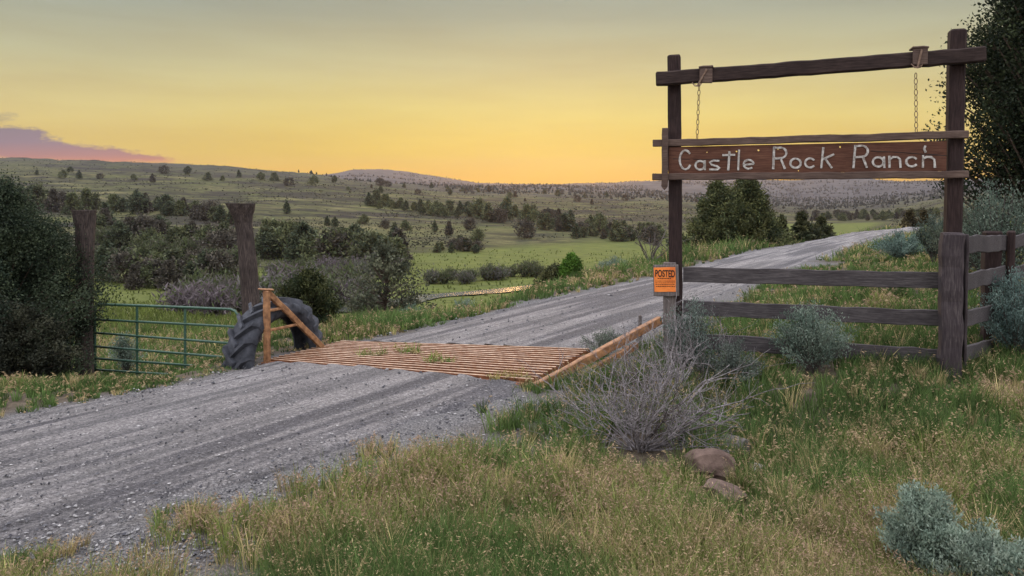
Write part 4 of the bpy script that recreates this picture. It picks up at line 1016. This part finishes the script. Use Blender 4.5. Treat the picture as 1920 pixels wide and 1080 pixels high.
# far trees one could not count, and the low scrub that speckles the slope
def blobs(name, P, hgt_, wid, colA, colB, seed, mat_='leaf'):
    r = np.random.RandomState(seed); n = len(P)
    B = np.array([(1, 0, .25), (-.5, .87, .3), (-.5, -.87, .2), (0, 0, 1.0), (.45, .3, .72), (-.4, .1, .78), (0, 0, 0)])
    fc = np.array([(0, 1, 4), (1, 3, 4), (1, 2, 5), (2, 3, 5), (2, 0, 3), (1, 0, 6), (2, 1, 6), (0, 2, 6), (0, 4, 3), (1, 5, 3)])
    a = r.rand(n) * 6.28; ca_, sa_ = np.cos(a)[:, None], np.sin(a)[:, None]
    Q = B[None] * (1 + .25 * r.randn(n, 7, 1)); x_ = Q[..., 0] * ca_ - Q[..., 1] * sa_; y_ = Q[..., 0] * sa_ + Q[..., 1] * ca_
    V = P[:, None] + np.stack([x_ * wid[:, None] / 2, y_ * wid[:, None] / 2, Q[..., 2] * hgt_[:, None]], -1)
    F = (fc[None] + 7 * np.arange(n)[:, None, None]).reshape(-1, 3)
    return mk(name, V.reshape(-1, 3), F, M[mat_], np.repeat(pal(r, n, colA, colB, .2), 7, 0))
r8 = np.random.RandomState(88)

def far_pts(n):
    u_ = (r8.uniform(560, 1900, n) - CX) / FPX; y_ = np.exp(r8.uniform(math.log(640), math.log(3200), n)); return np.c_[u_ * y_, y_, terrain_z(u_ * y_, y_)]
Pf = far_pts(9000)
keepf = fbm(Pf[:, 0] / 160, Pf[:, 1] / 260, 3) > .44; Pf = Pf[keepf]
hf = r8.uniform(2.0, 4.2, len(Pf)) * np.clip(Pf[:, 1] / 1500, .8, 1.3)
tag(blobs('far_woods', Pf, hf, hf * r8.uniform(.7, 1.2, len(Pf)), (.032, .036, .032), (.068, .068, .06), 5), kind='stuff')
n_ = 42000
def spread(n, rs_, px0, px1, y0, y1, pw=1.0):
    u_ = (rs_.uniform(px0, px1, n) - CX) / FPX; y_ = 1 / (1 / y0 + (1 / y1 - 1 / y0) * rs_.rand(n) ** pw); x_ = u_ * y_
    return np.c_[x_, y_, terrain_z(x_, y_)]
Ps = spread(n_, r8, -150, 1800, 90, 800, .7); Ps = Ps[Ps[:, 2] > -7.5]
Ps = Ps[fbm(Ps[:, 0] / 22, Ps[:, 1] / 30, 3) + .12 * r8.randn(len(Ps)) > .50]
hs_ = r8.uniform(.15, .5, len(Ps)) * np.clip(Ps[:, 1] / 300, .8, 1.6)
tag(blobs('sagebrush_scrub', Ps, hs_, hs_ * r8.uniform(1.2, 2.2, len(Ps)), (.022, .025, .017), (.065, .068, .038), 6), kind='stuff')

# ---- rocks ---------------------------------------------------------
ROCKS = []
def rock(label, px, py, size, seed, m_, flat=.7, name='rock', sink=.25, stretch=(1, 1)):
    r = np.random.RandomState(seed); p = G(px, py)
    bm = bmesh.new(); bmesh.ops.create_icosphere(bm, subdivisions=5, radius=1)
    pts = np.array([v.co[:] for v in bm.verts])
    pl_ = rnd_dirs(r, 11); dd = .62 + .3 * r.rand(11)
    k = np.ones(len(pts))
    for n_, d_ in zip(pl_, dd):
        c_ = pts @ n_; k = np.where(c_ > 1e-3, np.minimum(k, d_ / np.maximum(c_, 1e-3)), k)
    pts = pts * k[:, None] * (1 + .22 * (fbm(pts[:, 0] * 3 + seed, pts[:, 1] * 3 + pts[:, 2] * 2.6, 5) - .5))[:, None]
    pts *= np.array([stretch[0], stretch[1], flat]) * size
    F = np.array([[v.index for v in f.verts] for f in bm.faces]); bm.free()
    loc = (p.x, p.y, tz(p.x, p.y) + size * flat * .45)
    ROCKS.append((p.x, p.y, size))
    o_ = mk(name, pts, F, m_); o_.location = loc; o_.rotation_euler = (.1, .15, seed)
    return tag(o_, label, 'rock')
rock('brown domed rock with a cracked cap in the grass before the dead bush', 1327, 893, .19, 3, M['rock'], .72, stretch=(1.2, .8))
rock('dark grey lumpy rock at the right edge of the dead bush', 1377, 845, .15, 5, M['darkrock'], .8)
rock('reddish low rock half covered by grass in front of the brown domed rock', 1352, 940, .20, 8, M['rock'], .5, stretch=(1.2, .9))
rock('dark flat rock under the right side of the dead bush twigs', 1312, 812, .12, 9, M['darkrock'], .55)
rock('small pale stone lying in the green grass right of the brown rock', 1418, 876, .075, 11, M['palerock'], .6)
rock('pale grey boulder at the foot of the broad conical juniper beside the road', 1408, 459, .42, 13, M['palerock'], .7)

# ---- grass ---------------------------------------------------------
def grass(name, P, hgt_, seed, nb, heads, bw, CG, CT, lean=.55, headlen=.025, spread_r=.035):
    """tufts of bent blades; part of the stalks carry drooping seed heads"""
    r = np.random.RandomState(seed); T = len(P); n = T * nb
    base = np.repeat(P, nb, 0); hh = np.repeat(hgt_ * (.62 + .7 * r.rand(T) ** 1.5), nb) * (.40 + .65 * r.rand(n))
    a = r.rand(n) * 6.283; ln = lean * (.2 + .9 * r.rand(n)) * hh
    bx_ = base + np.stack([np.cos(a), np.sin(a), 0 * a], -1) * (r.rand(n) ** .7 * spread_r * np.repeat(np.clip(hgt_ / .25, .6, 3), nb))[:, None]
    d = np.stack([np.cos(a), np.sin(a), 0 * a], -1)
    mid = bx_ + d * (ln * .35)[:, None]; mid[:, 2] += hh * .62
    tip = bx_ + d * ln[:, None]; tip[:, 2] += hh
    s_ = r.rand(n) * 6.283; w = np.stack([np.cos(s_), np.sin(s_), 0 * s_], -1) * (np.repeat(bw, nb) * (.6 + .8 * r.rand(n)))[:, None]
    V = np.stack([bx_ - w, bx_ + w, mid - w * .75, mid + w * .75, tip - w * .15, tip + w * .15], 1)
    q = 6 * np.arange(n)[:, None]; F = np.concatenate([q + np.array([0, 1, 3, 2]), q + np.array([2, 3, 5, 4])])
    cg_ = np.repeat(CG * (.60 + .80 * r.rand(T, 1)), nb, 0) * (1 + .25 * r.randn(n, 1)); cg_ = np.clip(cg_ * 1.52, .008, 1)
    Vl = [V.reshape(-1, 3)]; Cl = [np.repeat(cg_, 6, 0)]; Fl = [F]
    if heads > 0:
        k = np.where(r.rand(n) < heads * np.repeat(np.clip(CT[:, 3], 0, 1), nb))[0]; m_ = len(k)
        for j in range(5):
            c0 = tip[k] - (tip[k] - mid[k]) * (.17 * j) ; D = d[k] * .8 + rnd_dirs(r, m_) * .7; D[:, 2] -= .15; D /= np.linalg.norm(D, axis=1)[:, None]
            L_ = headlen * (.6 + .7 * r.rand(m_)) * np.repeat(np.clip(bw / .0022, .8, 3), nb)[k]
            v, f = leaf_quads(c0, D, L_, L_ * .15, r); off = sum(len(x) for x in Vl)
            Vl.append(v); Fl.append(f + off); Cl.append(np.repeat(np.clip(np.repeat(CT[:, :3], nb, 0)[k] * 1.15 * (1 + .2 * r.randn(m_, 1)), .01, 1), 4, 0))
    return tag(mk(name, np.concatenate(Vl), np.concatenate(Fl), M['grass'], np.concatenate(Cl)), kind='stuff')
def gcol(x, y, r):
    """green of the leaves and colour of the heads, in patches over the ground"""
    n = len(x)
    a = fbm(x * .55 + 3, y * .55 + 8, 4); b = fbm(x * 1.7, y * 1.7 + 40, 3); c_ = fbm(x * .33 + 60, y * .33, 3)
    dry = np.clip((a - .56) * 6 + .5 + (b - .5) * 2.8 + np.clip((4.6 - y) / 3, -.3, .3)
                  + .35 * np.exp(-((x + 1.2) ** 2 + (y - 5) ** 2) / 3) - .75 * np.exp(-((x - 1.5) ** 2 / 1.6 + (y - 6.3) ** 2 / .9)) - .5 * np.exp(-((x - 4.4) ** 2 / 1.5 + (y - 8.3) ** 2 / 1.2)) + .25 * np.exp(-((x - 2.4) ** 2 / 1.0 + (y - 4.3) ** 2 / .5)), 0, 1)[:, None]
    green = np.array((.062, .100, .030)); olive = np.array((.120, .145, .042)); straw = np.array((.25, .205, .10))
    lush = np.clip((fbm(x * .8 + 20, y * .8, 3) - .5) * 6, 0, 1)[:, None]
    g = green * (1 - dry) + olive * dry; g = g * (1 - .3 * lush * (1 - dry)); g = np.where(r.rand(n, 1) < .08 + .25 * dry, straw * (.7 + .5 * r.rand(n, 1)), g)
    tan = np.array((.30, .215, .135)); pink = np.array((.28, .195, .135)); yel = np.array((.31, .26, .12))
    k = np.clip((c_ - .42) * 6, 0, 1)[:, None]
    h_ = tan * (1 - k) + pink * k; h_ = h_ * (1 - .35 * (1 - dry)) + yel * .35 * (1 - dry)
    return g, np.c_[h_, .25 + .75 * dry]
rgx = np.random.RandomState(123)
def sample(n, px0, px1, py0, py1, pw=1.0):
    px = rgx.uniform(px0, px1, n); py = py0 + (py1 - py0) * rgx.rand(n) ** pw
    u = (px - CX) / FPX; v = -(py - PY0) / FPX; t = -H / (-sp + v * cp)
    return u * t, (cp + v * sp) * t
def side_of_road(x, y):
    s = x * RD[0] + y * RD[1]; d = x * RN[0] + y * RN[1]; l, r_ = road_d(s); return d - r_, l - d      # >0: right of it, >0: left of it
CLEAR = [(*put(1742, 4.0)[:2], .17), (*put(1880, 3.72)[:2], .22), (*put(1524, 8.45)[:2], .32), (*put(1203, 6.2)[:2], .34), (*put(1203, 5.9)[:2], .25)]
def field(name, n, box, hg, nb, heads, seed, bwk, spread_r=.035, ymin=1.9, ymax=60, thin=1.0, **kw):
    x, y = sample(n, *box)
    ro_, lo_ = side_of_road(x, y); pt_ = fbm(x * 1.3 + 7, y * 1.3, 3)
    off = np.maximum(ro_, lo_); dens0 = np.where((lo_ > 0) & (x < -2.9) & (y > 8.75), .45, 1.0); hg = np.where((lo_ > 0) & (x < -2.9) & (y > 8.6), hg * .45, hg); hg = np.where(lo_ > 0, hg * np.clip(.62 + (y - 9.8) * .35, .62, 1.25), hg)
    # bare gravel shoulder near the road, grass thickening away from it in patches
    dens = np.clip((off - .22) / 1.3 + (pt_ - .5) * 3.6, 0, 1); dens = np.where(lo_ > 0, np.clip((off + .02) / .22 + (pt_ - .5), 0, 1), dens)
    dens *= .55 + .45 * np.clip((fbm(x * 2.2 + 4, y * 2.2, 2) - .3) * 4, 0, 1)
    k = (off > 0) & (rgx.rand(n) < dens * thin * dens0) & (y > ymin) & (y < ymax) & ~in_guard(x, y, .12)
    x, y, off = x[k], y[k], off[k]; z = terrain_z(x, y)
    hgt_ = hg[k] * (.55 + .8 * fbm(x * 1.1, y * 1.1 + 3, 3)) * np.clip(.45 + off * .9, .45, 1.1)
    for rx_, ry_, rs_ in ROCKS:                                       # nothing grows through the stones, little right before them
        k = (np.hypot(x - rx_, y - ry_) > rs_ * 1.05) & ~((np.abs(x - rx_ * y / ry_) < rs_ * .9) & (y < ry_) & (y > ry_ - .42) & (rgx.rand(len(x)) < .75))
        x, y, off, z, hgt_ = x[k], y[k], off[k], z[k], hgt_[k]
    for sx_, sy_, sr_ in CLEAR:
        k = (np.hypot(x - sx_, y - sy_) > sr_) & ~((np.abs(x - sx_ * y / sy_) < sr_) & (y < sy_) & (y > sy_ - .35) & (rgx.rand(len(x)) < .6))
        x, y, off, z, hgt_ = x[k], y[k], off[k], z[k], hgt_[k]
    g, h_ = gcol(x, y, rgx)
    return grass(name, np.c_[x, y, z], hgt_, seed, nb, heads, np.clip(bwk * y, .0014, .03), g, h_, spread_r=spread_r, **kw)
field('cheatgrass', 12500, (-150, 2150, 690, 1250, .75), .225, 38, .21, 1, .00046, spread_r=.085, ymin=1.8, ymax=8.6)
field('verge_grass', 30000, (-250, 2150, 468, 735, .95), .20, 16, .12, 2, .00042, spread_r=.09, ymin=8.0, ymax=29)
field('far_verge_grass', 14000, (900, 2100, 424, 490, 1.0),   .40, 6, .25, 3, .00042, ymin=26, ymax=70)
# grass of the slope that falls to the meadow on the left
Ph = spread(36000, rgx, -150, 1250, 9.2, 150, .8); Ph = Ph[Ph[:, 2] < -.12]
Ph = Ph[np.hypot(Ph[:, None, 0] - rvx[None, ::2], Ph[:, None, 1] - rvy[None, ::2]).min(1) > 2.2]
r_, l_ = side_of_road(Ph[:, 0], Ph[:, 1]); Ph = Ph[l_ > .3]
g, h_ = gcol(Ph[:, 0], Ph[:, 1], rgx); wet = np.clip((Ph[:, 1] - 18) / 20, 0, 1)[:, None]
g = g * (1 - wet) + np.array((.072, .090, .023)) * (.75 + .5 * fbm(Ph[:, 0] / 6, Ph[:, 1] / 6, 3)[:, None]) * wet; h_[:, 3] *= (1 - wet[:, 0]) * .8
h_[:, 3] *= .5
grass('meadow_grass', Ph, (.30 + .12 * rgx.rand(len(Ph))) * np.clip((Ph[:, 1] - 10) / 14, .16, 1), 4, 5, .35, np.clip(.00045 * Ph[:, 1], .003, .04), g, h_)
# weeds that grow up between the bars of the cattle guard
for i_, (px, py, w_, lb) in enumerate(((700, 672, 52, 'leftmost green weed tuft between the cattle guard bars'), (768, 668, 30, 'middle thin weed tuft growing through the cattle guard'), (826, 686, 56, 'largest green weed tuft at the centre of the cattle guard'), (955, 716, 60, 'dry yellowish weed tuft at the near right corner of the cattle guard'))):
    n_ = 26; c0 = G(px, py); x = np.array(c0.x + rgx.uniform(-.5, .5, n_) * w_ / FPX * c0.y); y = c0.y + rgx.uniform(-.06, .06, n_)
    dryk = i_ == 3
    g = np.tile(np.array((.20, .17, .06) if dryk else (.10, .17, .035)), (n_, 1)) * (.8 + .4 * rgx.rand(n_, 1)); hd = np.c_[np.tile(np.array((.26, .21, .10)), (n_, 1)), np.full(n_, .6)]
    o_ = grass('weed_tuft', np.c_[x, y, np.full(n_, -.02)], np.full(n_, .17), 60 + i_, 6, .3, np.full(n_, .0045), g, hd, headlen=.03)
    del o_['kind']; tag(o_, lb, 'weeds', 'weeds in the cattle guard')

# ------------------------------------------------------------------ evening haze in the valley
m = bpy.data.materials.new('evening_haze'); m.use_nodes = True; t = m.node_tree
for n in list(t.nodes):
    if n.type != 'OUTPUT_MATERIAL': t.nodes.remove(n)
pv = t.nodes.new('ShaderNodeVolumePrincipled'); pv.inputs['Color'].default_value = (.86, .82, .98, 1); pv.inputs['Density'].default_value = .00011; pv.inputs['Anisotropy'].default_value = .75
t.links.new(pv.outputs[0], t.nodes['Material Output'].inputs['Volume'])
x0, x1, y0, y1, z0, z1 = -9000, 12500, -60, 3800, -12, 200
V = [(x, y, z) for z in (z0, z1) for y in (y0, y1) for x in (x0, x1)]
tag(mk('haze', V, np.array([(0, 2, 3, 1), (4, 5, 7, 6), (0, 1, 5, 4), (2, 6, 7, 3), (0, 4, 6, 2), (1, 3, 7, 5)]), m), kind='stuff')
